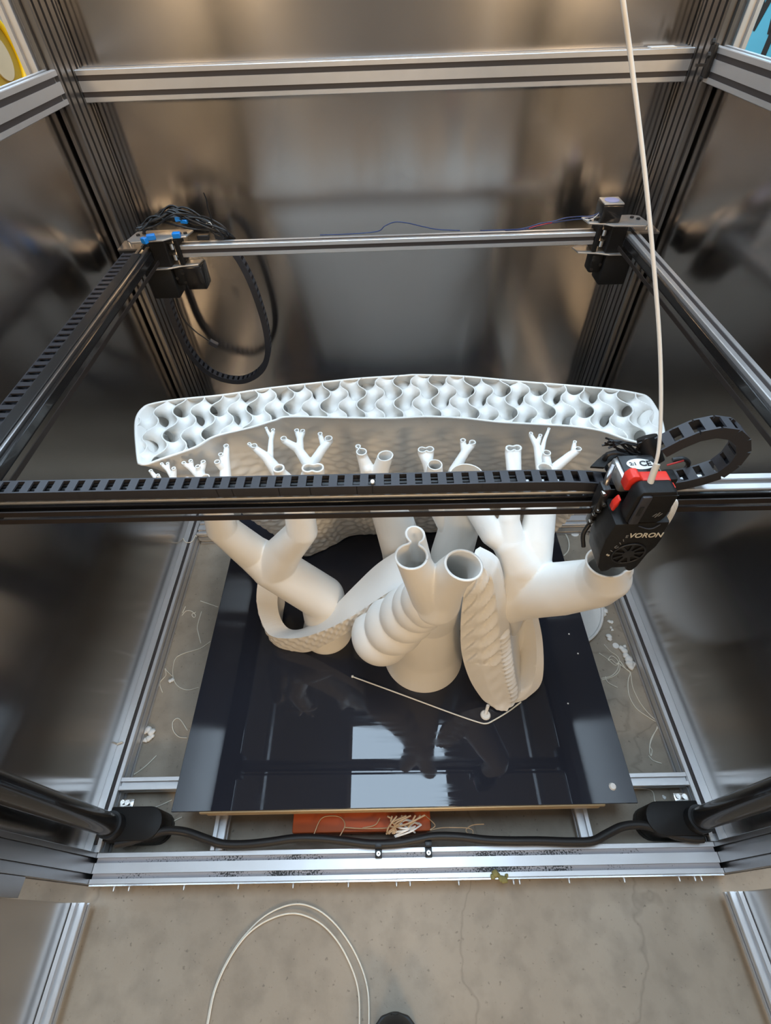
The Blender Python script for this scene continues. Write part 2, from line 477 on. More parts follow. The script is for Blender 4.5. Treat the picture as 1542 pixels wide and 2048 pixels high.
# ------------------------------------------------------------------ printer enclosure
ZT, FB = 0.04, 0.0      # top and underside of the floor frame
HI = 1.22                # height of the posts
enc = empty('printer_enclosure', (0, 0.49, 0), 'tall aluminium profile frame of the printer clad in brushed steel sheets', 'printer frame')
for s in (-1, 1):
    x0, x1 = (-0.5, -0.48) if s < 0 else (0.48, 0.5)
    extrusion('front_post', (x0, 0.0, FB), (x1, 0.04, HI), 2, MAT['alu_dark'], enc)
    extrusion('back_post', (x0, 0.909, FB), (x1, 0.989, HI), 2, MAT['alu_dark'], enc)
    # floor rail, upper rail, top rail along the depth
    a, b = (-0.5185, -0.4785) if s < 0 else (0.4765, 0.5165)
    a, b = (a + 0.0005, b + 0.0005)
    extrusion('floor_rail', (a, 0.0405, FB), (b, 0.9085, ZT), 1, MAT['alu'], enc)
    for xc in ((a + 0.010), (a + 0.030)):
        box('slot_shade', (xc - 0.0024, 0.0505, ZT - 0.0022), (xc + 0.0024, 0.9075, ZT - 0.0012), MAT['slot_shade'], enc)  # dark strip added so the floor rail slot looks shaded
    extrusion('side_rail', (x0, 0.0405, 0.8065), (x1, 0.9085, 0.8465), 1, MAT['alu'], enc)
    extrusion('top_rail', (x0, 0.0405, HI - 0.04), (x1, 0.9085, HI), 1, MAT['alu'], enc)
    # steel sheet up to the side rail, clear sheet above it
    px = s * 0.5045
    box('steel_panel', (px - 0.001, 0.0405, ZT + 0.0005), (px + 0.001, 0.989, 0.826), MAT['steel'], enc)
    xa = (-0.5265, -0.5065) if s < 0 else (0.5065, 0.5265)
    extrusion('outer_post', (xa[0], 0.909, 0.8270), (xa[1], 0.929, HI), 2, MAT['alu'], enc)
extrusion('front_floor_rail', (-0.4795, 0.0, FB), (0.4795, 0.04, ZT), 0, MAT['alu'], enc)
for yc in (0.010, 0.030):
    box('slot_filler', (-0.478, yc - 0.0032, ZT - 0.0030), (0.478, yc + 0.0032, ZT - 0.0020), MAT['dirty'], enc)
extrusion('back_rail', (-0.4795, 0.9655, 0.7985), (0.4795, 0.9855, 0.8385), 0, MAT['alu'], enc)
extrusion('back_top_rail', (-0.4795, 0.9655, HI - 0.04), (0.4795, 0.9855, HI), 0, MAT['alu'], enc)
extrusion('back_floor_rail', (-0.476, 0.672, FB), (0.4755, 0.712, ZT), 0, MAT['alu'], enc)
extrusion('cross_rail', (-0.4775, 0.1265, 0.02), (-0.304, 0.1465, ZT), 0, MAT['alu'], enc)
extrusion('cross_rail', (0.299, 0.1175, 0.02), (0.4765, 0.1375, ZT), 0, MAT['alu'], enc)
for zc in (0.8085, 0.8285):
    box('slot_shade', (-0.479, 0.9661, zc - 0.0033), (0.479, 0.9671, zc + 0.0033), MAT['slot_shade'], enc)  # painted slot shade on the back rail
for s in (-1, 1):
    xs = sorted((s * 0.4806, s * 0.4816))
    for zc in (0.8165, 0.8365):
        box('slot_shade', (xs[0], 0.042, zc - 0.0033), (xs[1], 0.895, zc + 0.0033), MAT['slot_shade'], enc)
box('steel_panel', (-0.4995, 0.990, 0.002), (0.4995, 0.992, HI), MAT['steel'], enc)
for i, px_ in enumerate([(-0.4445, 0.0012, 0.026), (-0.4212, 0.0008, 0.026), (-0.3367, 0.0003, 0.026), (-0.2533, -0.0003, 0.026), (-0.1694, -0.0009, 0.026), (-0.0851, -0.0008, 0.026), (-0.0117, -0.0013, 0.026), (0.0089, -0.0015, 0.026), (0.0829, -0.0014, 0.026), (0.1658, -0.0013, 0.026), (0.1749, -0.0015, 0.026), (0.2498, -0.0019, 0.026), (0.3329, -0.0025, 0.026), (0.4156, -0.0031, 0.026), (0.439, -0.0028, 0.026), (0.4487, -0.0029, 0.026)]):
    bm = bmesh.new()
    bm_cyl(bm, (px_[0], 0.0005, 0.027), (px_[0], -0.0060, 0.027), 0.0020, n=10)
    bm_cyl(bm, (px_[0], -0.0060, 0.027), (px_[0], -0.0078, 0.027), 0.0013, n=10)
    from_bm('bolt', bm, MAT['silver'], enc, True, 40)
box('edge_strip', (-0.478, -0.0022, 0.0385), (0.478, -0.0004, 0.0405), MAT['alu_bright'], enc)
# white tag lying on the back rail
box('white_tag', ((0.4118, 0.9755, 0.8373)[0], 0.966, 0.8387), ((0.4512, 0.9755, 0.8368)[0], 0.982, 0.8400), MAT['scrap'], enc)
# corner bracket where the right side rail meets the post
bm = bmesh.new()
bm_box(bm, (0.4745, 0.896, 0.812), (0.4795, 0.9085, 0.850), 0.001)
bm_box(bm, (0.455, 0.893, 0.826), (0.4697, 0.897, 0.829))
for zz in (0.812, 0.838, 0.852): bm_cyl(bm, (0.470, 0.895, zz), (0.466, 0.895, zz), 0.0035, n=8)
from_bm('corner_bracket', bm, MAT['black'], enc)

# ------------------------------------------------------------------ open front doors
for s in (-1, 1):
    d = empty('enclosure_door', (s * 0.49, -0.02, 0), 'open steel enclosure door at the %s front corner with pale profile along its foot' % ('left' if s < 0 else 'right'), 'door')
    a, b = (-0.492, -0.472) if s < 0 else (0.472, 0.492)
    extrusion('bottom_rail', (a, -0.93, 0.028), (b, -0.0215, 0.048), 1, MAT['alu'], d)
    extrusion('stile', (a, -0.951, 0.028), (b, -0.931, 1.2), 2, MAT['alu'], d)
    extrusion('top_rail', (a, -0.93, 1.18), (b, -0.0215, 1.2), 1, MAT['alu'], d)
    box('steel_sheet', (s * 0.4935 - 0.001, -0.951, 0.022), (s * 0.4935 + 0.001, -0.0215, 1.2), MAT['steel'], d)
    box('hinge_plate', (s * 0.486 - 0.006, -0.0213, 0.2), (s * 0.486 + 0.006, -0.0004, 0.26), MAT['alu_dark'], d)
    cyl('foot_wheel', (s * 0.482 - 0.006, -0.9, 0.014), (s * 0.482 + 0.006, -0.9, 0.014), 0.014, MAT['rubber'], d)


# ------------------------------------------------------------------ print bed
bed = empty('print_bed', (0.0016, 0.43, ZT), 'square black glass print bed on its raised metal frame', 'print bed')
box('glass_plate', (-0.3505, 0.0822, 0.1060), (0.3537, 0.7822, 0.1100), MAT['bed_glass'], bed, 0.0006, 1)
box('heater_plate', (-0.309, 0.0800, 0.0990), (0.306, 0.775, 0.1058), MAT['gold'], bed, 0.001, 1)
box('insulation_plate', (-0.300, 0.0796, 0.0885), (0.300, 0.770, 0.0988), MAT['gold'], bed, 0.001, 1)
for x0 in (-0.3035, 0.2785):
    extrusion('support_rail', (x0, 0.0405, 0.02), (x0 + 0.02, 0.6715, ZT), 1, MAT['alu'], bed)
    box('standoff', (x0 - 0.004, 0.098, ZT + 0.0005), (x0 + 0.024, 0.135, 0.0883), MAT['alu_dark'], bed, 0.001)
    box('standoff', (x0 - 0.004, 0.62, ZT + 0.0005), (x0 + 0.024, 0.66, 0.0883), MAT['alu_dark'], bed, 0.001)
for sx in (-0.335, 0.305):
    bm = bmesh.new()
    bm_box(bm, (sx - 0.006, 0.088, 0.092), (sx + 0.040, 0.12, 0.1055), 0.001)
    for k in (0.002, 0.03): bm_cyl(bm, (sx + k, 0.088, 0.098), (sx + k, 0.0845, 0.098), 0.003, n=10)
    from_bm('bed_clamp', bm, MAT['alu_dark'], bed)

# orange box and the cables beneath the bed
t = empty('orange_box', (-0.07, 0.15, 0), 'orange plastic box on the floor under the bed front', 'box')
box('lid', (-0.176, 0.060, 0.038), (0.045, 0.26, 0.045), MAT['orange'], t, 0.003)
box('body', (-0.172, 0.063, 0.0005), (0.041, 0.257, 0.0378), MAT['orange'], t, 0.003)

# ------------------------------------------------------------------ gantry
GZ = 0.62
gan = empty('gantry', (0, 0.867, 0.60), 'square aluminium gantry frame with corner plates, motors and pulleys', 'gantry')
extrusion('back_rail', (-0.372, 0.857, GZ - 0.02), (0.362, 0.877, GZ), 0, MAT['alu'], gan)
for s in (-1, 1):
    a, b = (0.4145, 0.4345) if s > 0 else (-0.4345, -0.4145)
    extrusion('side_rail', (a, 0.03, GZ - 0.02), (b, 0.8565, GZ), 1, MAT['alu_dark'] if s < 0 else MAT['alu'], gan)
    x = s * 0.4140
    box('linear_rail', (min(x, x - s * 0.006), 0.05, GZ - 0.0165), (max(x, x - s * 0.006), 0.84, GZ - 0.0045), MAT['black_gloss'], gan, 0.0008, 1)
    x = s * 0.404
    box('belt', (min(x, x - s * 0.0014), 0.04, GZ - 0.0245), (max(x, x - s * 0.0014), 0.845, GZ - 0.0185), MAT['belt'], gan)
    # plates
    up = [(s * 0.340, 0.884), (s * 0.346, 0.857), (s * 0.372, 0.852), (s * 0.384, 0.843), (s * 0.436, 0.838), (s * 0.446, 0.848), (s * 0.440, 0.884), (s * 0.425, 0.889), (s * 0.352, 0.889)]
    plate = prism('corner_plate', up, 2, 0.6325, 0.6350, MAT['silver'], gan, 0.0006)
    for qx, qy in ((0.350, 0.868), (0.360, 0.868), (0.424, 0.874), (0.432, 0.866)):
        cyl('screw', (s * qx, qy, 0.6350), (s * qx, qy, 0.6372), 0.0032, MAT['black'], plate, 12)
    lo_ = [(s * 0.335, 0.880), (s * 0.340, 0.857), (s * 0.372, 0.851), (s * 0.392, 0.843), (s * 0.4135, 0.842), (s * 0.4135, 0.884), (s * 0.345, 0.886)]
    prism('corner_plate', lo_, 2, 0.5855, 0.5880, MAT['silver'], gan, 0.0006)
    bm = bmesh.new()
    xs = sorted((s * 0.384, s * 0.4125))
    bm_box(bm, (xs[0], 0.848, 0.5885), (xs[1], 0.886, 0.6320), 0.002)
    xs = sorted((s * 0.3625, s * 0.371))
    bm_box(bm, (xs[0], 0.853, 0.5885), (xs[1], 0.886, 0.6320), 0.002)
    from_bm('spacer_block', bm, MAT['black_print'], gan)
    for k, zz in ((0.378, 0.596), (0.378, 0.614)):
        cyl('pulley', (s * k, 0.862, zz), (s * k, 0.862, zz + 0.009), 0.0065, MAT['alu_bright'], gan, 16)
    # carriage that climbs the back post
    bm = bmesh.new()
    xs = sorted((s * 0.388, s * 0.4365))
    bm_box(bm, (xs[0], 0.846, 0.532), (xs[1], 0.889, 0.5845), 0.003)
    xs = sorted((s * 0.366, s * 0.3875))
    bm_box(bm, (xs[0], 0.852, 0.552), (xs[1], 0.882, 0.5845), 0.004)
    from_bm('post_carriage', bm, MAT['black_print'], gan, True, 40)
    for k, zz in ((0.370, 0.576), (0.370, 0.560), (0.383, 0.568)):
        cyl('screw', (s * k, 0.8518, zz), (s * k, 0.8490, zz), 0.0028, MAT['black_gloss'], gan, 10)
    xs = sorted((s * 0.4405, s * 0.4795))
    box('post_bracket', (xs[0], 0.868, 0.574), (xs[1], 0.9085, 0.6095), MAT['black_print'], gan, 0.002)
    box('bracket_cap', (xs[0], 0.8685, 0.6098), (xs[1], 0.9083, 0.6125), MAT['alu_dark'], gan)
    cyl('screw', (s * 0.466, 0.895, 0.6126), (s * 0.466, 0.895, 0.6175), 0.0032, MAT['alu_bright'], gan, 10)

def motor(parent, cx, cy, z0, z1, lid_up):
    h = 0.0175
    body = box('motor_body', (cx - h, cy - h, z0), (cx + h, cy + h, z1), MAT['black_gloss'], parent, 0.0025)
    if lid_up:
        box('motor_lid', (cx - h + 0.001, cy - h + 0.001, z1), (cx + h - 0.001, cy + h - 0.001, z1 + 0.0025), MAT['silver'], body, 0.001)
        cyl('motor_label', (cx, cy, z1 + 0.0026), (cx, cy, z1 + 0.0031), 0.012, MAT['motor_lid'], body, 20)
    return body
motor(gan, 0.379, 0.870, 0.6352, 0.662, True)
box('slot_shade', (-0.3715, 0.8578, 0.6068), (0.3615, 0.8588, 0.6132), MAT['slot_shade'], gan)  # dark strips painting shade into the gantry slots
box('slot_shade', (-0.3715, 0.8638, 0.6182), (0.3615, 0.8702, 0.6192), MAT['slot_shade'], gan)
box('slot_shade', (0.4213, 0.0305, 0.6182), (0.4277, 0.8560, 0.6192), MAT['slot_shade'], gan)
motor(gan, -0.352, 0.868, 0.545, 0.5853, False)

# black cover strip along the left side rail
box('cover_strip', (-0.4343, 0.06, GZ + 0.0003), (-0.4185, 0.825, GZ + 0.0016), MAT['rubber'], gan, 0.0008, 1)

# ------------------------------------------------------------------ cable chains: every link a part, one mesh
def link_mesh(p, w, h):
    bm = bmesh.new()
    t = 0.0016
    for s in (-1, 1):                                       # two side cheeks
        y0, y1 = sorted((s * w / 2, s * (w / 2 - t)))
        bm_box(bm, (-p * 0.52, y0, -h / 2), (p * 0.52, y1, h / 2))
    for s in (-1, 1):                                       # bridge on the top and on the bottom
        z0, z1 = sorted((s * h / 2, s * (h / 2 - t)))
        bm_box(bm, (-p * 0.30, -w / 2 + t, z0), (p * 0.24, w / 2 - t, z1))
    m = bpy.data.meshes.new('link')
    bmesh.ops.recalc_face_normals(bm, faces=bm.faces[:])
    bm.to_mesh(m); bm.free(); m.materials.append(MAT['chain'])
    return m

def chain(root, pts, wid, pitch, w, h, start=0.0):
    P = smooth_path(pts, 12)
    L = [0.0]
    for a, b in zip(P, P[1:]): L.append(L[-1] + (b - a).length)
    me = link_mesh(pitch, w, h)
    n = int((L[-1] - start) / pitch)
    wid = Vector(wid).normalized()
    def pt(s):
        for i in range(len(P) - 1):
            if L[i + 1] >= s:
                k = (s - L[i]) / max(1e-9, L[i + 1] - L[i])
                return P[i].lerp(P[i + 1], k)
        return P[-1]
    core = []
    for i in range(n):
        a, b = pt(start + i * pitch), pt(start + (i + 1) * pitch)
        x = (b - a).normalized(); y = (wid - x * wid.dot(x)).normalized(); z = x.cross(y)
        o = bpy.data.objects.new('link', me)
        COL.objects.link(o)
        o.parent = root
        c = (a + b) / 2 - root.location
        o.matrix_local = Matrix(((x.x, y.x, z.x, c.x), (x.y, y.y, z.y, c.y), (x.z, y.z, z.z, c.z), (0, 0, 0, 1)))
        core.append((a + b) / 2)
    return core

def skew(x): return -0.0095 * x           # the cross beam stands slightly askew
cx_ = empty('cable_chain', (-0.1, 0.2535, 0.6215), 'black cable chain lying along the cross beam and looping beside the print head', 'cable chain')
XP = [(-0.405, 0.2565 + skew(-0.4), 0.6335), (-0.2, 0.2565 + skew(-0.2), 0.6335), (0.0, 0.2565, 0.6335), (0.15, 0.2565 + skew(0.15), 0.6335)] + [(0.2112, 0.2545, 0.6265), (0.2474, 0.2545, 0.6278), (0.2696, 0.2545, 0.6341), (0.2862, 0.2545, 0.6418), (0.2934, 0.2545, 0.6556), (0.2928, 0.2545, 0.6725), (0.2805, 0.2545, 0.6872), (0.2648, 0.2545, 0.6925), (0.2487, 0.2545, 0.6894), (0.2345, 0.2545, 0.6796), (0.2231, 0.2545, 0.6682)]
core = chain(cx_, XP, (0.0095, 1, 0), 0.0142, 0.0160, 0.0110)
tube('wire', [p for p in core[:38:3]], 0.0022, MAT['wire'], cx_, 6, 2)
for dy in (-0.004, 0.004):
    tube('wire', [(p.x, p.y + dy, p.z + 0.001) for p in core[:40:3]], 0.0014, MAT['wire'], cx_, 6, 2)
cyl('zip_tie_end', (-0.0215, 0.2535, 0.6385), (-0.0213, 0.25, 0.6438), 0.0018, MAT['scrap'], cx_, 14)

cy_ = empty('cable_chain', (-0.464, 0.45, 0.60), 'black cable chain running beside the left gantry rail', 'cable chain')
chain(cy_, [(-0.4453, 0.835, 0.614), (-0.4453, 0.60, 0.614), (-0.4453, 0.35, 0.614), (-0.4453, 0.09, 0.614)], (1, 0, 0), 0.0150, 0.0200, 0.0110)
box('chain_tray', (-0.4565, 0.09, 0.6058), (-0.4347, 0.835, 0.6080), MAT['black'], cy_)

cz_ = empty('cable_chain', (-0.33, 0.93, 0.30), 'black cable chain hanging in a loop in front of the back panel', 'cable chain')
chain(cz_, [(-0.31, 0.93, 0.6091), (-0.2898, 0.93, 0.5794), (-0.2746, 0.93, 0.5349), (-0.2663, 0.93, 0.4789), (-0.2638, 0.93, 0.4179), (-0.2721, 0.93, 0.3628), (-0.2973, 0.93, 0.3198), (-0.3428, 0.93, 0.2956), (-0.3885, 0.93, 0.3013), (-0.423, 0.93, 0.3266), (-0.4449, 0.93, 0.3723), (-0.4515, 0.93, 0.424), (-0.4517, 0.93, 0.4741), (-0.4479, 0.93, 0.5206)], (0, 1, 0), 0.0128, 0.0180, 0.0115)

# ------------------------------------------------------------------ cross beam with its belts
xb = empty('x_axis_beam', (0, 0.26, 0.60), 'long aluminium cross beam carrying the print head with belts in front', 'beam')
def askew(o):
    o.data.transform(Matrix.Translation((0, 0.258, 0)) @ Matrix.Rotation(-0.0095, 4, 'Z') @ Matrix.Translation((0, -0.258, 0)))
    return o
askew(extrusion('beam', (-0.395, 0.2490, 0.6050), (0.395, 0.2690, 0.6250), 0, MAT['alu'], xb))
askew(box('linear_rail', (-0.39, 0.2452, 0.6150), (0.39, 0.2488, 0.6230), MAT['black_gloss'], xb, 0.0008, 1))
for z0 in (0.6182, 0.6080):
    askew(box('belt', (-0.40, 0.2372, z0), (0.40, 0.2386, z0 + 0.0062), MAT['belt'], xb))
for s in (-1, 1):
    bm = bmesh.new()
    xs = sorted((s * 0.396, s * 0.406))
    bm_box(bm, (xs[0], 0.232, 0.588), (xs[1], 0.285, 0.628), 0.002)
    from_bm('end_block', bm, MAT['black_print'], xb, True, 40)

# ------------------------------------------------------------------ print head
TX = 0.2110
th = empty('extruder', (TX, 0.215, 0.546), 'black and red print head with white lettering at the right end of the cross beam', 'extruder')
def tp(poly): return [(TX + x, z) for x, z in poly]
shroud = prism('shroud', tp([(-0.0255, 0.630), (-0.0275, 0.608), (-0.0255, 0.586), (-0.0215, 0.566), (-0.0160, 0.5565), (-0.0095, 0.5575), (-0.0065, 0.5630), (0.0060, 0.5635), (0.0085, 0.5575), (0.0140, 0.5565), (0.0170, 0.5640), (0.0190, 0.5850), (0.0225, 0.5960), (0.0230, 0.6090), (0.0210, 0.6180), (0.0205, 0.632)]), 1, 0.2040, 0.2355, MAT['black_print'], th, 0.0022)
for v in shroud.data.vertices:                      # front face narrower, flanks swept back
    if v.co.y + 0.215 < 0.215: v.co.x = v.co.x * 0.88 + 0.0012
# round fan opening: recessed disc with blades behind a raised rim
bm = bmesh.new()
fc = Vector((TX - 0.0005, 0.2032, 0.5880))
bm_tube(bm, [fc + Vector((0.0145 * math.cos(a * math.pi / 16), 0, 0.0145 * math.sin(a * math.pi / 16))) for a in range(32)], 0.0010, 6, True)
from_bm('fan_rim', bm, MAT['black'], shroud, True)
bm = bmesh.new()
bm_cyl(bm, fc + Vector((0, 0.0006, 0)), fc + Vector((0, -0.0008, 0)), 0.0055, n=16)
for k in range(9):
    w = k * 2 * math.pi / 9
    n0 = len(bm.verts)
    bm_box(bm, (fc.x - 0.0012, fc.y - 0.0005, fc.z + 0.005), (fc.x + 0.0012, fc.y + 0.0004, fc.z + 0.0138))
    bm.verts.ensure_lookup_table()
    for v in bm.verts[n0:]:
        v.co = fc + Matrix.Rotation(w, 3, 'Y') @ (v.co - fc)
from_bm('fan', bm, MAT['black'], shroud)
cover = prism('front_cover', tp([(-0.0175, 0.6310), (-0.0205, 0.6370), (-0.0200, 0.6640), (-0.0165, 0.6700), (0.0100, 0.6700), (0.0135, 0.6640), (0.0140, 0.6390), (0.0110, 0.6310)]), 1, 0.2040, 0.2185, MAT['black_print'], th, 0.0025)
box('grip_bar', (TX - 0.0170, 0.2012, 0.6325), (TX - 0.0085, 0.2045, 0.6670), MAT['chain'], cover, 0.0018, 2)
box('grip_label', (TX - 0.0152, 0.2007, 0.6450), (TX - 0.0120, 0.2011, 0.6560), MAT['black'], cover)
box('seam', (TX - 0.0080, 0.2036, 0.6655), (TX + 0.0125, 0.2041, 0.6662), MAT['black'], cover)
# small emblem: slashes in a hexagon
bm = bmesh.new()
for dx, z0, z1 in ((-0.0020, 0.6405, 0.6440), (0.0002, 0.6392, 0.6455), (0.0024, 0.6405, 0.6440)):
    v = [bm.verts.new((TX + 0.0045 + dx + a, 0.2036, zz)) for a, zz in ((-0.0014, z0), (-0.0004, z0), (0.0016, z1), (0.0006, z1))]
    w = [bm.verts.new((q.co.x, 0.2039, q.co.z)) for q in v]
    bm.faces.new(v); bm.faces.new(w[::-1])
    for i in range(4): bm.faces.new((v[i], v[(i + 1) % 4], w[(i + 1) % 4], w[i]))
from_bm('emblem', bm, MAT['grey_label'], cover)

def lettering(name, txt, size, mat, parent, M4, shear=0.0, bold=0.0, space=1.0):
    cu = bpy.data.curves.new(name, 'FONT')
    cu.body = txt; cu.size = size; cu.shear = shear; cu.extrude = 0.0002; cu.offset = bold; cu.space_character = space
    cu.align_x = 'CENTER'; cu.align_y = 'CENTER'; cu.resolution_u = 3
    tmp = bpy.data.objects.new(name, cu)
    COL.objects.link(tmp)
    dg = bpy.context.evaluated_depsgraph_get()
    me = bpy.data.meshes.new_from_object(tmp.evaluated_get(dg))
    bpy.data.objects.remove(tmp); bpy.data.curves.remove(cu)
    me.transform(M4); me.materials.clear(); me.materials.append(mat); me.name = name
    return link(bpy.data.objects.new(name, me), parent)

FRONT = Matrix.Rotation(math.pi / 2, 4, 'X')
lettering('lettering', 'VORON', 0.0082, MAT['label'], shroud, Matrix.Translation((TX + 0.0058, 0.2036, 0.6145)) @ Matrix.Diagonal((1.0, 1, 1.1, 1)) @ FRONT, 0.02, 0.00012, 0.98)
for ch, dx, zz, rot in (('S', -0.0180, 0.5860, -1.0), ('I', -0.0165, 0.5920, -0.9), ('C', -0.0145, 0.5980, -0.8), ('I', -0.0128, 0.6035, -0.6), ('I', -0.0115, 0.6080, -0.4), ('E', -0.0105, 0.6135, -0.1)):
    lettering('side_lettering', ch, 0.0050, MAT['label'] if ch == 'S' else MAT['grey_label'], shroud, Matrix.Translation((TX + dx, 0.2036, zz)) @ Matrix.Rotation(rot, 4, 'Y') @ FRONT, 0.0, 0.0001)
# lower lip of the cover
tube('lip', [(TX - 0.006, 0.2032, 0.6285), (TX + 0.002, 0.2024, 0.6258), (TX + 0.007, 0.2024, 0.6262), (TX + 0.012, 0.2034, 0.6300)], 0.0006, MAT['chain'], shroud, 6, 6)
# red frame behind the cover and red flash on the side
red = prism('red_frame', tp([(-0.0225, 0.6560), (-0.0230, 0.6680), (-0.0200, 0.6725), (-0.0150, 0.6725), (-0.0115, 0.6680), (0.0115, 0.6680), (0.0135, 0.6640), (0.0135, 0.6560)]), 1, 0.2192, 0.2300, MAT['red'], th, 0.0012)
prism('red_flash', tp([(-0.0235, 0.6470), (-0.0262, 0.6400), (-0.0262, 0.6330), (-0.0240, 0.6320), (-0.0220, 0.6400), (-0.0220, 0.6470)]), 1, 0.2170, 0.2240, MAT['red'], th, 0.0012)
prism('red_flash', tp([(0.0160, 0.6600), (0.0185, 0.6600), (0.0190, 0.6490), (0.0165, 0.6490)]), 1, 0.2180, 0.2240, MAT['red'], th, 0.0006)
# extruder motor
mo = box('extruder_motor', (TX - 0.0200, 0.2310, 0.6400), (TX + 0.0175, 0.2600, 0.6570), MAT['silver'], th, 0.0035, 2)
box('motor_rim', (TX - 0.0165, 0.2355, 0.6572), (TX + 0.0140, 0.2590, 0.6586), MAT['black'], mo, 0.0005, 1)
bm = bmesh.new()
lc = Vector((TX - 0.0005, 0.2475, 0.6587))
A = [bm.verts.new(lc + Vector((0.0115 * math.cos(k * math.pi / 12), 0.0065 * math.sin(k * math.pi / 12), 0))) for k in range(24)]
B = [bm.verts.new(v.co + Vector((0, 0, 0.0003))) for v in A]
bm.faces.new(A[::-1]); bm.faces.new(B)
for k in range(24): bm.faces.new((A[k], A[(k + 1) % 24], B[(k + 1) % 24], B[k]))
lab_ = from_bm('motor_label', bm, MAT['scrap'], mo)
lettering('label_print', 'CE', 0.0085, MAT['black'], mo, Matrix.Translation((TX + 0.0040, 0.2475, 0.6592)), 0.0, 0.0002)
lettering('label_print', '2:1', 0.0050, MAT['black'], mo, Matrix.Translation((TX - 0.0065, 0.2475, 0.6592)), 0.0, 0.0001)
# bracket, screws and carriage on the left flank
bm = bmesh.new()
bm_box(bm, (TX - 0.0345, 0.2280, 0.6180), (TX - 0.0265, 0.2400, 0.6480), 0.002)
bm_box(bm, (TX - 0.0320, 0.2320, 0.5950), (TX - 0.0270, 0.2400, 0.6175), 0.0015)
bm_box(bm, (TX - 0.0260, 0.2360, 0.6020), (TX + 0.0270, 0.2370, 0.6395), 0.0004)
from_bm('carriage', bm, MAT['black'], th, True, 40)
tube('bracket_arm', [(TX - 0.0300, 0.233, 0.640), (TX - 0.0290, 0.238, 0.652), (TX - 0.0230, 0.248, 0.657)], 0.0026, MAT['alu_dark'], th, 8, 5)
for dx, yy, zz in ((-0.0330, 0.2270, 0.6440), (-0.0285, 0.2270, 0.6300), (-0.0300, 0.2310, 0.6120), (-0.0300, 0.2310, 0.6020), (-0.0310, 0.2270, 0.6220)):
    cyl('screw', (TX + dx, yy + 0.003, zz), (TX + dx, yy - 0.0012, zz), 0.0020, MAT['screw'], th, 12)
tube('cooling_strut', [(TX - 0.0290, 0.234, 0.594), (TX - 0.0330, 0.230, 0.584), (TX - 0.0310, 0.224, 0.572)], 0.0022, MAT['black'], th, 8, 4)
box('control_board', (TX + 0.0180, 0.2310, 0.6270), (TX + 0.0280, 0.2440, 0.6560), MAT['black_print'], th, 0.002)
cyl('cable_gland', (TX + 0.020, 0.2600, 0.6480), (TX + 0.012, 0.2740, 0.6660), 0.0090, MAT['black_print'], th, 20, 0.0085)
cyl('nozzle', (TX + 0.0015, 0.2260, 0.5625), (TX + 0.0015, 0.2260, 0.5412), 0.0040, MAT['gold'], th, 12, 0.0012)
prism('rear_plate', [(p[0], p[1]) for p in [(0.1732, 0.2563, 0.648), (0.182, 0.265, 0.648), (0.193, 0.2745, 0.648), (0.2062, 0.2787, 0.648), (0.2344, 0.2782, 0.648), (0.2325, 0.2729, 0.648), (0.2036, 0.2708, 0.648), (0.1917, 0.2614, 0.648), (0.1851, 0.2546, 0.648)]], 2, 0.6465, 0.6490, MAT['black_print'], th, 0.0006)
# wiring of the print head
def wires(root, name, paths, r, mat):
    for p in paths: tube(name, p, r, mat, root, 6, 6)
W = []
for k in range(4):
    d = k * 0.0016
    W.append([(TX + 0.0270 + d * 0.6, 0.232, 0.638 - d), (TX + 0.0310 + d, 0.227, 0.630), (TX + 0.0320 + d, 0.224, 0.620 - 2 * d), (TX + 0.0295 + d, 0.224, 0.606 - d), (TX + 0.0225, 0.228, 0.600)])
wires(th, 'white_lead', W, 0.0008, MAT['white_wire'])
wires(th, 'red_lead', [[(TX + 0.0225, 0.224, 0.600), (TX + 0.027, 0.218, 0.594), (TX + 0.030, 0.215, 0.586), (TX + 0.027, 0.216, 0.584), (TX + 0.0225, 0.220, 0.596)],
                       [(TX + 0.020, 0.243, 0.661), (TX + 0.028, 0.244, 0.663), (TX + 0.036, 0.248, 0.661)]], 0.0008, MAT['red_wire'])
# black cables arching behind the head
wires(th, 'cable', [[(0.2004, 0.264, 0.6291), (0.193, 0.264, 0.6391), (0.1882, 0.264, 0.6487), (0.1892, 0.264, 0.6554), (0.1958, 0.264, 0.657), (0.2073, 0.264, 0.6529), (0.2205, 0.264, 0.6475), (0.2331, 0.264, 0.6439)],
                    [(0.2501, 0.264, 0.6464), (0.257, 0.264, 0.648), (0.2636, 0.264, 0.6453), (0.2671, 0.264, 0.6395), (0.2659, 0.264, 0.6319), (0.2625, 0.264, 0.6281)]], 0.0022, MAT['wire'])
rr = random.Random(3)
W = []
for k in range(9):
    q = [Vector(p) + Vector((rr.uniform(-.004, .004), rr.uniform(-.004, .004), rr.uniform(-.005, .005))) for p in [(0.1868, 0.268, 0.6667), (0.199, 0.268, 0.6616), (0.2139, 0.268, 0.6544), (0.226, 0.268, 0.651), (0.2388, 0.268, 0.648)]]
    W.append(q)
for k in range(3):
    W.append([Vector(p) + Vector((rr.uniform(-.002, .002), 0, k * 0.003)) for p in [(0.2162, 0.268, 0.6531), (0.2162, 0.268, 0.6603), (0.2205, 0.268, 0.6631), (0.2268, 0.268, 0.6605), (0.2321, 0.268, 0.6538)]])
wires(th, 'thin_wire', W, 0.0009, MAT['wire'])
box('plug', (0.2887, 0.264, 0.6204), ((0.3027, 0.264, 0.6252)[0], 0.2720, (0.3034, 0.264, 0.6238)[2]), MAT['chain'], th)

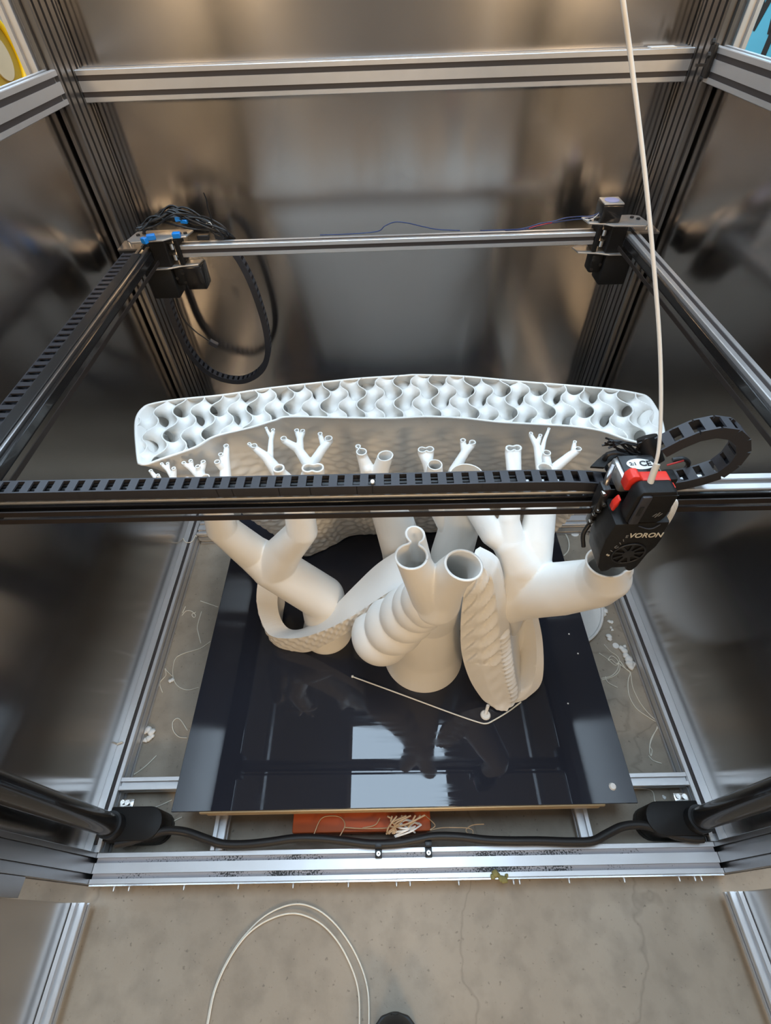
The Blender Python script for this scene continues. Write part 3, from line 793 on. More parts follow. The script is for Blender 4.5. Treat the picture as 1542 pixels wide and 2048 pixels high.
# ------------------------------------------------------------------ filament feed tube
ft = empty('feed_tube', (TX, 0.22, 0.67), 'white filament feed tube hanging from above into the print head', 'tube')
tube('tube', [(0.2027, 0.2136, 0.6674), (0.2045, 0.2205, 0.6785), (0.2045, 0.2267, 0.6943), (0.2005, 0.2409, 0.7221), (0.192, 0.2611, 0.7604), (0.1803, 0.2826, 0.8012), (0.1618, 0.3085, 0.8564), (0.1419, 0.3307, 0.9083), (0.1305, 0.3359, 0.9326), (0.1194, 0.3462, 0.9612)], 0.0014, MAT['ptfe'], ft, 10, 8)
tube('sleeve', [(0.2032, 0.214, 0.6664), (0.2046, 0.2188, 0.6757), (0.206, 0.2224, 0.6833)], 0.0026, MAT['sleeve'], ft, 12, 4)

# ------------------------------------------------------------------ wiring on the left rear gantry corner
wb = empty('wire_bundle', (-0.37, 0.87, 0.636), 'tangle of black wires with blue connectors on the left rear gantry corner', 'wires')
W = []
for k in range(22):
    a = rr.uniform(0, 1)
    W.append([(-0.425 + rr.uniform(-.008, .012), 0.872 + rr.uniform(-.015, .01), 0.642 + rr.uniform(0, .006)), (-0.398 + rr.uniform(-.01, .01), 0.882 + rr.uniform(-.016, .014), 0.645 + rr.uniform(0, .014)),
              (-0.360 + rr.uniform(-.012, .012), 0.886 + rr.uniform(-.02, .016), 0.652 + rr.uniform(-.006, .020)), (-0.325 + rr.uniform(-.01, .01), 0.882 + rr.uniform(-.016, .014), 0.644 + rr.uniform(-.004, .014)),
              (-0.295 + rr.uniform(-.01, .015), 0.874 + rr.uniform(-.006, .012), 0.632 + rr.uniform(-.004, .008)), (-0.280 + rr.uniform(-.01, .01), 0.886, 0.618)])
wires(wb, 'wire', W, 0.0017, MAT['wire'])
wires(wb, 'wire', [[(-0.310, 0.880, 0.640), (-0.3024, 0.88, 0.651), (-0.3034, 0.88, 0.6703), (-0.3017, 0.88, 0.6815), (-0.3033, 0.88, 0.6925)]], 0.0012, MAT['wire'])
wires(wb, 'white_strand', [[(-0.3109, 0.872, 0.6485), (-0.3035, 0.872, 0.6499), (-0.3007, 0.872, 0.6419)]], 0.0006, MAT['white_wire'])
def connector(c, sx, sy, sz, rz, mat, name='connector'):
    c = Vector(c)
    return box(name, c - Vector((sx, sy, sz)) / 2, c + Vector((sx, sy, sz)) / 2, mat, wb, 0.0008, 1, Matrix.Rotation(rz, 3, 'Z'))
connector((-0.356, 0.874, 0.657), 0.013, 0.009, 0.007, 0.4, MAT['blue']); connector((-0.3471, 0.874, 0.6528), 0.013, 0.009, 0.006, -0.3, MAT['blue'])
connector((-0.3992, 0.8397, 0.6415), 0.014, 0.010, 0.008, 0.3, MAT['blue']); connector((-0.4058, 0.8254, 0.6415), 0.010, 0.008, 0.009, -0.5, MAT['blue'])
connector((-0.3572, 0.8448, 0.6415), 0.013, 0.010, 0.008, 0.1, MAT['blue'])
connector((-0.3226, 0.8742, 0.6265), 0.020, 0.010, 0.008, 0.0, MAT['black'], 'black_connector'); connector((-0.2948, 0.8782, 0.6275), 0.016, 0.012, 0.010, 0.1, MAT['black'], 'black_connector')

lead = empty('motor_lead', (-0.34, 0.87, 0.45), 'black cable with a loose plug dangling under the left rear motor', 'cable')
tube('cable', [(-0.3942, 0.868, 0.5676), (-0.403, 0.868, 0.5429), (-0.4075, 0.868, 0.5141), (-0.4064, 0.868, 0.4805), (-0.392, 0.868, 0.4545), (-0.3766, 0.868, 0.4386), (-0.3687, 0.868, 0.4305)], 0.0014, MAT['wire'], lead, 8, 6)
pp = Vector((-0.3629, 0.868, 0.4258))
box('plug', pp - Vector((0.009, 0.005, 0.005)), pp + Vector((0.009, 0.005, 0.005)), MAT['chain'], lead, 0.001, 1, Matrix.Rotation(math.radians(38), 3, 'Y'))

mw = empty('motor_wires', (0.2, 0.868, 0.621), 'thin blue and red wires trailing from the right rear motor along the gantry rail', 'wires')
MW = [[(0.371, 0.866, 0.6601), (0.3629, 0.866, 0.6483), (0.3494, 0.866, 0.6426), (0.3307, 0.866, 0.6424), (0.3056, 0.866, 0.6408), (0.2854, 0.866, 0.636), (0.2645, 0.866, 0.6335), (0.2357, 0.866, 0.6264), (0.1969, 0.866, 0.6252), (0.1622, 0.866, 0.6254)], [(0.3717, 0.868, 0.6573), (0.3619, 0.868, 0.6424), (0.3409, 0.868, 0.6383), (0.3157, 0.868, 0.6368), (0.2907, 0.868, 0.6336), (0.2699, 0.868, 0.6303), (0.2409, 0.868, 0.624), (0.2062, 0.868, 0.6234)]]
wires(mw, 'blue_lead', [MW[0]], 0.0008, MAT['blue_wire']); wires(mw, 'black_lead', [MW[1], [(-0.1167, 0.867, 0.6262), (-0.0642, 0.867, 0.6263), (-0.017, 0.867, 0.6289), (-0.0028, 0.867, 0.6372), (0.0145, 0.867, 0.6429), (0.036, 0.867, 0.6407), (0.062, 0.867, 0.6344), (0.0891, 0.867, 0.6289), (0.1275, 0.867, 0.6261)]], 0.0009, MAT['blue_wire'])
wires(mw, 'red_lead', [[(0.2849, 0.866, 0.6344), (0.2691, 0.866, 0.6318), (0.2526, 0.866, 0.6283), (0.247, 0.866, 0.6261)]], 0.0010, MAT['red_wire'])
wires(mw, 'grey_lead', [[(0.3686, 0.866, 0.6624), (0.3645, 0.866, 0.6513), (0.3567, 0.866, 0.6409), (0.3477, 0.866, 0.6365), (0.3359, 0.866, 0.6392)]], 0.0008, MAT['white_wire'])


# ------------------------------------------------------------------ the printed model
ZP, ZB = 0.54, 0.1102         # layer being printed, bed surface
pm = empty('printed_model', (0.0, 0.40, ZB), 'large white 3D print of branching hollow tubes before a curved wall on the black bed', '3D print')

def surface_nets(F, org, h):
    """quad mesh of the zero level of F on a regular grid"""
    s = F < 0
    nx, ny, nz = F.shape
    acc = np.zeros((nx - 1, ny - 1, nz - 1, 3), np.float32); cnt = np.zeros((nx - 1, ny - 1, nz - 1), np.float32)
    def sl(d): return slice(d, None if d else -1)
    for ax in range(3):
        o = [a for a in range(3) if a != ax]
        for da in (0, 1):
            for db in (0, 1):
                i0 = [None] * 3; i1 = [None] * 3
                i0[ax] = slice(0, -1); i1[ax] = slice(1, None)
                i0[o[0]] = i1[o[0]] = slice(da, F.shape[o[0]] - 1 + da)
                i0[o[1]] = i1[o[1]] = slice(db, F.shape[o[1]] - 1 + db)
                a, b = F[tuple(i0)], F[tuple(i1)]
                m = (a < 0) != (b < 0)
                idx = np.nonzero(m)
                av, bv = a[idx], b[idx]
                t = av / (av - bv)
                p = np.zeros((len(t), 3), np.float32)
                p[:, ax] = t; p[:, o[0]] = da; p[:, o[1]] = db
                acc[idx] += p; cnt[idx] += 1
    act = cnt > 0
    ids = -np.ones(act.shape, np.int64)
    cells = np.nonzero(act)
    ids[cells] = np.arange(len(cells[0]))
    V = (np.stack(cells, 1) + acc[cells] / cnt[cells][:, None]) * h + np.array(org)
    quads = []
    for ax in range(3):
        o = [a for a in range(3) if a != ax]
        i0 = [slice(1, -1)] * 3; i1 = [slice(1, -1)] * 3
        i0[ax] = slice(0, -1); i1[ax] = slice(1, None)
        a, b = s[tuple(i0)], s[tuple(i1)]
        for flip, m in ((False, a & ~b), (True, ~a & b)):
            g = np.array(np.nonzero(m)).T
            if not len(g): continue
            g = g + 1; g[:, ax] -= 1
            def c(d0, d1):
                q = g.copy(); q[:, o[0]] -= d0; q[:, o[1]] -= d1
                return ids[q[:, 0], q[:, 1], q[:, 2]]
            Q = np.stack([c(1, 1), c(0, 1), c(0, 0), c(1, 0)], 1)
            if flip != (ax == 1): Q = Q[:, ::-1]
            quads.append(Q)
    return V, np.concatenate(quads)

def capsule_field(nodes_chains, h, lo, hi, spheres=()):
    n = [int(math.ceil((hi[i] - lo[i]) / h)) + 1 for i in range(3)]
    F = np.full(n, 4 * h, np.float32)
    X = [lo[i] + np.arange(n[i], dtype=np.float32) * h for i in range(3)]
    segs = []
    for ch in nodes_chains:
        for a, b in zip(ch, ch[1:]): segs.append((a, b))
    for s in spheres: segs.append((s, s))
    for a, b in segs:
        r = max(a[3], b[3]) + 3 * h
        i0 = [max(0, int((min(a[i], b[i]) - r - lo[i]) / h)) for i in range(3)]
        i1 = [min(n[i], int((max(a[i], b[i]) + r - lo[i]) / h) + 2) for i in range(3)]
        if any(i1[i] <= i0[i] for i in range(3)): continue
        gx = X[0][i0[0]:i1[0]][:, None, None]; gy = X[1][i0[1]:i1[1]][None, :, None]; gz = X[2][i0[2]:i1[2]][None, None, :]
        d = np.array(b[:3]) - np.array(a[:3]); L2 = float(d @ d)
        if L2 > 1e-12:
            t = ((gx - a[0]) * d[0] + (gy - a[1]) * d[1] + (gz - a[2]) * d[2]) / L2
            t = np.clip(t, 0, 1)
        else: t = 0.0
        D = np.sqrt((gx - a[0] - t * d[0]) ** 2 + (gy - a[1] - t * d[1]) ** 2 + (gz - a[2] - t * d[2]) ** 2) - (a[3] + (b[3] - a[3]) * t)
        sub = F[i0[0]:i1[0], i0[1]:i1[1], i0[2]:i1[2]]
        np.minimum(sub, D.astype(np.float32), out=sub)
    return F

def cut(bm, z, up=True):
    bmesh.ops.bisect_plane(bm, geom=bm.verts[:] + bm.edges[:] + bm.faces[:], dist=1e-6, plane_co=(0, 0, z), plane_no=(0, 0, 1), clear_outer=up, clear_inner=not up)

def branch(name, chains, h, wall, spheres=(), base=None):
    """hollow branching tubes, open where the current layer cuts them"""
    full = []
    for ch in chains:
        ch = [tuple(c) for c in ch]
        if abs(ch[-1][2] - ZP) < 1e-4:                       # run the tube on through the layer plane
            a, b = np.array(ch[-2]), np.array(ch[-1])
            d = b[:3] - a[:3]; d = d / np.linalg.norm(d)
            if b[3] < 0.0090:                               # small tips turn upright just below the layer
                k = min(0.007, 1.1 * b[3])
                ch[-1] = (b[0], b[1], b[2] - k, b[3]); ch.append(tuple(b)); d = np.array((0, 0, 1.0))
            if d[2] < 0.35: d = d + np.array((0, 0, 0.35)); d /= np.linalg.norm(d)
            e = b[:3] + d * 0.03
            ch.append((*e, b[3]))
        full.append(ch)
    pts = np.array([c for ch in full for c in ch] + [s for s in spheres])
    lo = [pts[:, i].min() - pts[:, 3].max() - 3 * h for i in range(3)]
    hi = [pts[:, i].max() + pts[:, 3].max() + 3 * h for i in range(3)]
    lo[2] = max(lo[2], ZB - 3 * h); hi[2] = ZP + 3 * h
    F = capsule_field(full, h, lo, hi, spheres)
    V, Q = surface_nets(F, lo, h)
    m = bpy.data.meshes.new('t'); m.from_pydata(V.tolist(), [], Q.tolist())
    bm = bmesh.new(); bm.from_mesh(m); bpy.data.meshes.remove(m)
    bmesh.ops.smooth_vert(bm, verts=bm.verts[:], factor=0.4, use_axis_x=True, use_axis_y=True, use_axis_z=True)
    cut(bm, ZP); cut(bm, ZB + 0.0006, False)
    bmesh.ops.recalc_face_normals(bm, faces=bm.faces[:])
    # normals outward
    c = sum(((f.calc_center_median() - Vector(chains[0][0][:3])).dot(f.normal) * f.calc_area() for f in bm.faces))
    me = bpy.data.meshes.new(name); bm.to_mesh(me); bm.free()
    me.polygons.foreach_set('use_smooth', [True] * len(me.polygons)); me.materials.append(MAT['pla'])
    o = link(bpy.data.objects.new(name, me), pm)
    md = o.modifiers.new('wall', 'SOLIDIFY'); md.thickness = wall; md.offset = -1.0 if c > 0 else 1.0; md.use_rim = True
    return o

# left tree: trunk, elbow, two limbs
LB = (-0.1318, 0.3747, 0.11, 0.0475)
LE = (-0.1979, 0.3887, 0.31, 0.0353)
branch('tube_limb', [
    [LB, (-0.1308, 0.3792, 0.145, 0.0389), (-0.1274, 0.3798, 0.225, 0.038), LE],
    [LE, (-0.2225, 0.392, 0.345, 0.028), (-0.2446, 0.3778, 0.425, 0.0219), (-0.2334, 0.368, 0.49, 0.0169), (-0.2362, 0.3692, 0.52, 0.0088)],
    [LE, (-0.1621, 0.3814, 0.37, 0.0263), (-0.1316, 0.3726, 0.42, 0.0219), (-0.1286, 0.3794, 0.478, 0.0193), (-0.1406, 0.3787, 0.52, 0.0107), (-0.1423, 0.3773, 0.54, 0.0074)],
    [(-0.1286, 0.3794, 0.478, 0.0179), (-0.1101, 0.3767, 0.52, 0.0094), (-0.1059, 0.3767, 0.54, 0.008)],
    [(-0.1286, 0.3794, 0.478, 0.0179), (-0.0981, 0.3762, 0.52, 0.0094), (-0.0942, 0.3763, 0.54, 0.008)],
], 0.0019, 0.0020)
branch('twig', [
    [(-0.2362, 0.3692, 0.52, 0.0088), (-0.2303, 0.3651, 0.54, 0.0055)], [(-0.2411, 0.3687, 0.518, 0.005), (-0.2521, 0.3617, 0.54, 0.0048)], [(-0.2305, 0.3664, 0.52, 0.005), (-0.2184, 0.3579, 0.54, 0.0036)],
    [(-0.2384, 0.3708, 0.522, 0.0063), (-0.2439, 0.3833, 0.53, 0.0057), (-0.2391, 0.3926, 0.54, 0.0031)], [(-0.2439, 0.3833, 0.53, 0.005), (-0.2442, 0.3847, 0.54, 0.0031)],
    [(-0.2439, 0.3792, 0.527, 0.005), (-0.2556, 0.3888, 0.533, 0.0038), (-0.2554, 0.395, 0.54, 0.0028)], [(-0.2556, 0.3888, 0.533, 0.0038), (-0.2634, 0.3917, 0.54, 0.0028)],
    [(-0.2295, 0.3633, 0.5, 0.0089), (-0.2127, 0.3705, 0.515, 0.0076), (-0.2144, 0.3882, 0.524, 0.007), (-0.2144, 0.4052, 0.534, 0.0045), (-0.216, 0.4214, 0.54, 0.0035)], [(-0.2143, 0.3907, 0.526, 0.0057), (-0.2214, 0.3919, 0.54, 0.0038)], [(-0.2142, 0.3956, 0.53, 0.0045), (-0.2198, 0.4055, 0.54, 0.0032)],
    [(-0.2423, 0.3657, 0.512, 0.0063), (-0.2744, 0.3687, 0.522, 0.0056), (-0.2759, 0.3758, 0.53, 0.0044), (-0.2735, 0.3823, 0.54, 0.0028)], [(-0.2759, 0.3758, 0.53, 0.0037), (-0.2827, 0.3842, 0.535, 0.0028), (-0.2835, 0.3916, 0.54, 0.0022)], [(-0.2827, 0.3842, 0.535, 0.0028), (-0.2909, 0.391, 0.54, 0.0022)],
    [(-0.2731, 0.3686, 0.522, 0.005), (-0.2896, 0.3668, 0.53, 0.0043), (-0.29, 0.3708, 0.54, 0.0026)], [(-0.2896, 0.3668, 0.53, 0.0037), (-0.3011, 0.379, 0.54, 0.0025)],
], 0.0011, 0.0010)
branch('twig', [
    [(-0.1384, 0.3749, 0.498, 0.011), (-0.1465, 0.3891, 0.516, 0.009), (-0.1636, 0.4075, 0.53, 0.0064), (-0.1795, 0.4199, 0.54, 0.0042)], [(-0.1723, 0.4148, 0.534, 0.0039), (-0.1866, 0.424, 0.54, 0.0026)],
    [(-0.1592, 0.404, 0.527, 0.0045), (-0.1607, 0.4354, 0.535, 0.0033), (-0.1592, 0.4506, 0.54, 0.0027)], [(-0.1613, 0.4394, 0.535, 0.0026), (-0.1691, 0.4551, 0.54, 0.002)],
    [(-0.1127, 0.3784, 0.512, 0.0089), (-0.1075, 0.3972, 0.52, 0.0077), (-0.1247, 0.4208, 0.532, 0.0058), (-0.143, 0.4329, 0.54, 0.0042)], [(-0.1212, 0.4152, 0.53, 0.0052), (-0.1225, 0.4358, 0.535, 0.0043), (-0.1276, 0.4482, 0.54, 0.0033)], [(-0.1225, 0.4358, 0.535, 0.0039), (-0.1195, 0.4469, 0.54, 0.0033)],
    [(-0.1075, 0.3972, 0.52, 0.0071), (-0.092, 0.4185, 0.532, 0.0058), (-0.0841, 0.4304, 0.54, 0.0052)], [(-0.0908, 0.4221, 0.533, 0.0039), (-0.0958, 0.4398, 0.54, 0.0033)],
], 0.0012, 0.0011)

# tree right behind the front one
branch('tube_limb', [
    [(0.0353, 0.4315, 0.11, 0.0453), (0.0211, 0.4233, 0.23, 0.039), (0.0117, 0.4132, 0.315, 0.0341), (0, 0.3993, 0.395, 0.0297), (-0.0267, 0.3852, 0.495, 0.0144), (-0.0382, 0.3992, 0.527, 0.0077), (-0.0406, 0.4029, 0.54, 0.0069)],
    [(-0.034, 0.3898, 0.52, 0.0064), (-0.0453, 0.4134, 0.54, 0.0038)],
    [(-0.0254, 0.3851, 0.495, 0.0124), (-0.0104, 0.3944, 0.54, 0.0094)],
], 0.0018, 0.0016)

# middle back trees
branch('tube_limb', [
    [(0.0896, 0.4005, 0.11, 0.0424), (0.0854, 0.3854, 0.27, 0.0348), (0.0864, 0.3832, 0.34, 0.0317), (0.0892, 0.3712, 0.415, 0.0282), (0.0882, 0.3602, 0.505, 0.022), (0.0859, 0.3549, 0.54, 0.0209)],
    [(0.0808, 0.3714, 0.415, 0.0177), (0.0542, 0.3729, 0.478, 0.0145), (0.0501, 0.374, 0.522, 0.0106), (0.0499, 0.3759, 0.54, 0.0092)],
    [(0.0501, 0.3742, 0.51, 0.0095), (0.0424, 0.3922, 0.528, 0.007), (0.0357, 0.4036, 0.54, 0.0054)], [(0.0424, 0.3922, 0.528, 0.007), (0.0458, 0.4041, 0.54, 0.0054)],
    [(0.0687, 0.3748, 0.49, 0.0084), (0.0756, 0.3838, 0.52, 0.007), (0.0905, 0.4034, 0.533, 0.0057), (0.1008, 0.415, 0.54, 0.0045)], [(0.0905, 0.4034, 0.533, 0.0051), (0.0892, 0.4193, 0.54, 0.0038)],
], 0.0016, 0.0015)

# front tree: flared foot, bellows folds, two open necks
branch('front_trunk', [
    [(0.0463, 0.3245, 0.11, 0.0713), (0.0481, 0.3255, 0.165, 0.061), (0.051, 0.3076, 0.3, 0.0422), (0.0487, 0.2641, 0.42, 0.0316)],
    [(0.0481, 0.2569, 0.42, 0.0313), (0.051, 0.2531, 0.45, 0.0276), (0.059, 0.2385, 0.505, 0.0208), (0.068, 0.2276, 0.54, 0.019)],
    [(0.0454, 0.2576, 0.425, 0.0287), (0.0284, 0.2456, 0.485, 0.021), (0.0143, 0.2405, 0.54, 0.0172)],
    [(0.0301, 0.2456, 0.485, 0.0142), (0.0199, 0.2694, 0.54, 0.0108)],
], 0.0020, 0.0026)
branch('bellows_fold', [[(0.0389, 0.2608, 0.405, 0.0295), (0.0384, 0.261, 0.402, 0.0296)]], 0.0020, 0.003, spheres=[
    (0.0371, 0.2645, 0.41, 0.0326), (0.0295, 0.273, 0.38, 0.0368), (0.0148, 0.2817, 0.34, 0.0402), (-0.0038, 0.2901, 0.295, 0.0456), (-0.0246, 0.2958, 0.25, 0.048)])

# right tree: wide horizontal pipe ending under the nozzle
RE = (0.1704, 0.2839, 0.39, 0.036)
branch('tube_limb', [
    [(0.1845, 0.3386, 0.11, 0.0415), (0.1701, 0.333, 0.2, 0.0356), (0.1505, 0.3017, 0.345, 0.0371), RE, (0.198, 0.2571, 0.44, 0.0323), (0.2223, 0.238, 0.482, 0.0276), (0.2253, 0.2298, 0.507, 0.0248), (0.2123, 0.227, 0.54, 0.0189)],
    [(0.2273, 0.231, 0.505, 0.0184), (0.2336, 0.2266, 0.525, 0.0115), (0.2318, 0.2227, 0.54, 0.0076)],
    [RE, (0.1594, 0.2927, 0.44, 0.0266), (0.1427, 0.3084, 0.462, 0.0213), (0.1398, 0.3261, 0.49, 0.013), (0.1474, 0.3605, 0.525, 0.0092), (0.1461, 0.4019, 0.54, 0.0057)],
    [(0.1482, 0.3647, 0.525, 0.008), (0.1556, 0.4024, 0.54, 0.0057)],
    [(0.1427, 0.3084, 0.462, 0.0176), (0.1209, 0.3188, 0.472, 0.0157), (0.0992, 0.3418, 0.497, 0.0137)],
    [(0.1706, 0.2915, 0.43, 0.0256), (0.1766, 0.3152, 0.462, 0.0215), (0.1838, 0.3487, 0.5, 0.0175), (0.1849, 0.3616, 0.525, 0.011), (0.1816, 0.3648, 0.54, 0.0096)],
], 0.0019, 0.0020)
branch('twig', [
    [(0.1871, 0.3644, 0.515, 0.0075), (0.1903, 0.3799, 0.53, 0.0056), (0.1901, 0.3918, 0.54, 0.005)],
    [(0.192, 0.3642, 0.515, 0.0075), (0.1981, 0.3789, 0.522, 0.0069), (0.2216, 0.3925, 0.534, 0.0053), (0.2306, 0.3975, 0.54, 0.0041)], [(0.225, 0.396, 0.534, 0.0038), (0.2297, 0.4106, 0.54, 0.0025)],
    [(0.185, 0.3688, 0.515, 0.0069), (0.1837, 0.3864, 0.524, 0.0057), (0.1833, 0.4109, 0.533, 0.0045), (0.178, 0.4292, 0.54, 0.0026)], [(0.1833, 0.4138, 0.533, 0.0038), (0.1893, 0.4248, 0.54, 0.0026)], [(0.1848, 0.3941, 0.527, 0.0038), (0.1946, 0.4206, 0.535, 0.0026), (0.203, 0.4371, 0.54, 0.002)],
], 0.0012, 0.0011)

# ------------------------------------------------------------------ curved wall filled with a gyroid lattice
BACK = [(-0.3541, 0.4854, 0.54), (-0.3516, 0.5063, 0.54), (-0.3411, 0.5161, 0.54), (-0.3049, 0.5249, 0.54), (-0.2426, 0.5325, 0.54), (-0.1802, 0.5452, 0.54), (-0.103, 0.5562, 0.54), (-0.0459, 0.5634, 0.54), (0.0132, 0.5668, 0.54), (0.0391, 0.5681, 0.54), (0.107, 0.5608, 0.54), (0.1851, 0.5444, 0.54), (0.2611, 0.5297, 0.54), (0.3102, 0.519, 0.54), (0.3445, 0.5069, 0.54), (0.3542, 0.4973, 0.54), (0.3563, 0.4772, 0.54), (0.3546, 0.4497, 0.54), (0.3472, 0.4201, 0.54), (0.3371, 0.4033, 0.54)]
FRNT = [(0.327, 0.3982, 0.54), (0.298, 0.4078, 0.54), (0.2694, 0.4273, 0.54), (0.2368, 0.4376, 0.54), (0.2018, 0.4431, 0.54), (0.1429, 0.4508, 0.54), (0.0953, 0.4612, 0.54), (0.0463, 0.4665, 0.54), (-0.0035, 0.4656, 0.54), (-0.0723, 0.4697, 0.54), (-0.1407, 0.4748, 0.54), (-0.1614, 0.4673, 0.54), (-0.1904, 0.454, 0.54), (-0.2351, 0.4378, 0.54), (-0.2582, 0.4164, 0.54), (-0.294, 0.3974, 0.54), (-0.3092, 0.389, 0.54), (-0.3181, 0.3894, 0.54), (-0.3249, 0.3987, 0.54), (-0.3461, 0.4545, 0.54)]
TOP = [Vector(p) for p in BACK + FRNT]
NB, NF = len(BACK), len(FRNT)
# foot of the wall on the bed, same vertex order
FOOT = []
for i, p in enumerate(BACK):
    FOOT.append((-0.20 + 0.44 * i / (NB - 1), 0.66 + 0.035 * math.sin(math.pi * i / (NB - 1))))
FOOTF = [(0.3168, 0.5633, 0.11), (0.2837, 0.5845, 0.11), (0.2418, 0.5927, 0.11), (0.1989, 0.5969, 0.11), (0.1557, 0.601, 0.11), (0.1121, 0.6038, 0.11), (0.0682, 0.6039, 0.11), (0.0242, 0.6039, 0.11), (-0.0088, 0.6022, 0.11), (-0.0418, 0.6019, 0.11), (-0.0748, 0.6016, 0.11), (-0.1022, 0.5969, 0.11), (-0.118, 0.5837, 0.11), (-0.139, 0.5709, 0.11), (-0.1597, 0.5583, 0.11), (-0.1856, 0.5474, 0.11), (-0.1955, 0.5503, 0.11), (-0.2057, 0.5664, 0.11), (-0.2122, 0.5867, 0.11), (-0.2188, 0.6076, 0.11)]
for p in FOOTF: FOOT.append((p[0], p[1]))
Tc = smooth_path(TOP, 9, True)
Fc = smooth_path([(x, y, ZB) for x, y in FOOT], 9, True)
def resample(P, n):
    Q = P + [P[0]]
    L = [0.0]
    for a, b in zip(Q, Q[1:]): L.append(L[-1] + (b - a).length)
    out = []; j = 0
    for k in range(n):
        s = L[-1] * k / n
        while L[j + 1] < s: j += 1
        out.append(Q[j].lerp(Q[j + 1], (s - L[j]) / max(1e-9, L[j + 1] - L[j])))
    return out
# corresponding samples: segment by segment so front stays front
def seg_samples(P, per): return [P[i] for i in range(len(P))]
nU = len(Tc); SUB = 2
T2, F2 = [], []
for i in range(nU):
    for k in range(SUB):
        T2.append(Tc[i].lerp(Tc[(i + 1) % nU], k / SUB)); F2.append(Fc[i].lerp(Fc[(i + 1) % nU], k / SUB))
nU = len(T2); nV = 150
cen = sum(T2, Vector()) / nU
U = [0.0]
for i in range(nU): U.append(U[-1] + (T2[(i + 1) % nU] - T2[i]).length)
V, Fa = [], []
for j in range(nV + 1):
    t = j / nV
    s = t ** 0.85
    for i in range(nU):
        p = T2[i].lerp(F2[i], s); p.z = ZP + (ZB + 0.002 - ZP) * t
        nrm = (T2[(i + 1) % nU] - T2[(i - 1) % nU]).cross(Vector((0, 0, 1))).normalized()
        if nrm.dot(T2[i] - cen) < 0 and abs(nrm.y) < 0.3: pass
        H = 0.0105
        row = t * (ZP - ZB) / H
        ph = 0.5 * (int(row) % 2) + 0.13 * math.sin(int(row) * 2.7)
        wob = math.sin(2 * math.pi * (U[i] / 0.046 + ph)) * math.sin(math.pi * (row % 1.0))
        amp = 0.0028 * min(1, max(0, t - 0.06) * 5)
        p = p + nrm * (amp * wob)
        V.append(p)
for j in range(nV):
    for i in range(nU):
        k = (i + 1) % nU
        Fa.append((j * nU + i, j * nU + k, (j + 1) * nU + k, (j + 1) * nU + i))
wall = mesh('curved_wall', V, Fa, MAT['pla'], pm, True)
bm = bmesh.new(); bm.from_mesh(wall.data); bmesh.ops.recalc_face_normals(bm, faces=bm.faces[:])
c = sum(((f.calc_center_median() - Vector((cen.x, cen.y, 0.3))).dot(f.normal) for f in bm.faces))
bm.to_mesh(wall.data); bm.free()
md = wall.modifiers.new('wall', 'SOLIDIFY'); md.thickness = 0.0026; md.offset = -1.0 if c > 0 else 1.0

# gyroid sheet inside the wall outline
h = 0.0022; DEP = 0.115
xs = [p.x for p in T2]; ys = [p.y for p in T2]
lo = (min(xs) - h, min(ys) - h, ZP - DEP); hi = (max(xs) + h, max(ys) + h + 0.02, ZP + 3 * h)
n = [int((hi[i] - lo[i]) / h) + 1 for i in range(3)]
gx = (lo[0] + np.arange(n[0]) * h)[:, None, None]; gy = (lo[1] + np.arange(n[1]) * h)[None, :, None]; gz = (lo[2] + np.arange(n[2]) * h)[None, None, :]
kk = 2 * math.pi / 0.0515
X, Y, Z = kk * (gx + 0.004), kk * (gy - 0.010), kk * (gz - ZP) + math.pi / 2
G = (np.sin(X) * np.cos(Y) + np.sin(Y) * np.cos(Z) + np.sin(Z) * np.cos(X)).astype(np.float32)
Vg, Qg = surface_nets(G, lo, h)
poly = np.array([(p.x, p.y) for p in T2[::4]]); foot = np.array([(p.x, p.y) for p in F2[::4]])
def inside(px, py, pol):
    r = np.zeros(px.shape, bool)
    j = len(pol) - 1
    for i in range(len(pol)):
        xi, yi = pol[i][..., 0], pol[i][..., 1]; xj, yj = pol[j][..., 0], pol[j][..., 1]
        cnd = ((yi > py) != (yj > py)) & (px < (xj - xi) * (py - yi) / (yj - yi + 1e-12) + xi)
        r ^= cnd; j = i
    return r
tt = np.clip((ZP - Vg[:, 2]) / (ZP - ZB), 0, 1) ** 0.85
pols = [poly[i][None, :] * (1 - tt)[:, None] + foot[i][None, :] * tt[:, None] for i in range(len(poly))]
ins = inside(Vg[:, 0], Vg[:, 1], pols)
deep = Vg[:, 2] < ZP - 0.02
for ox, oy in ((0.004, 0), (-0.004, 0), (0, 0.004), (0, -0.004)):
    ins &= inside(Vg[:, 0] + ox, Vg[:, 1] + oy, pols) | ~deep
Qg = Qg[ins[Qg].all(1)]
used, inv = np.unique(Qg, return_inverse=True)
m = bpy.data.meshes.new('gyroid_infill'); m.from_pydata(Vg[used].tolist(), [], inv.reshape(-1, 4).tolist())
bm = bmesh.new(); bm.from_mesh(m); cut(bm, ZP - 0.0002); bm.to_mesh(m); bm.free()
m.polygons.foreach_set('use_smooth', [True] * len(m.polygons)); m.materials.append(MAT['pla'])
gy_ = link(bpy.data.objects.new('gyroid_infill', m), wall)
md = gy_.modifiers.new('wall', 'SOLIDIFY'); md.thickness = 0.0013; md.offset = 0.0

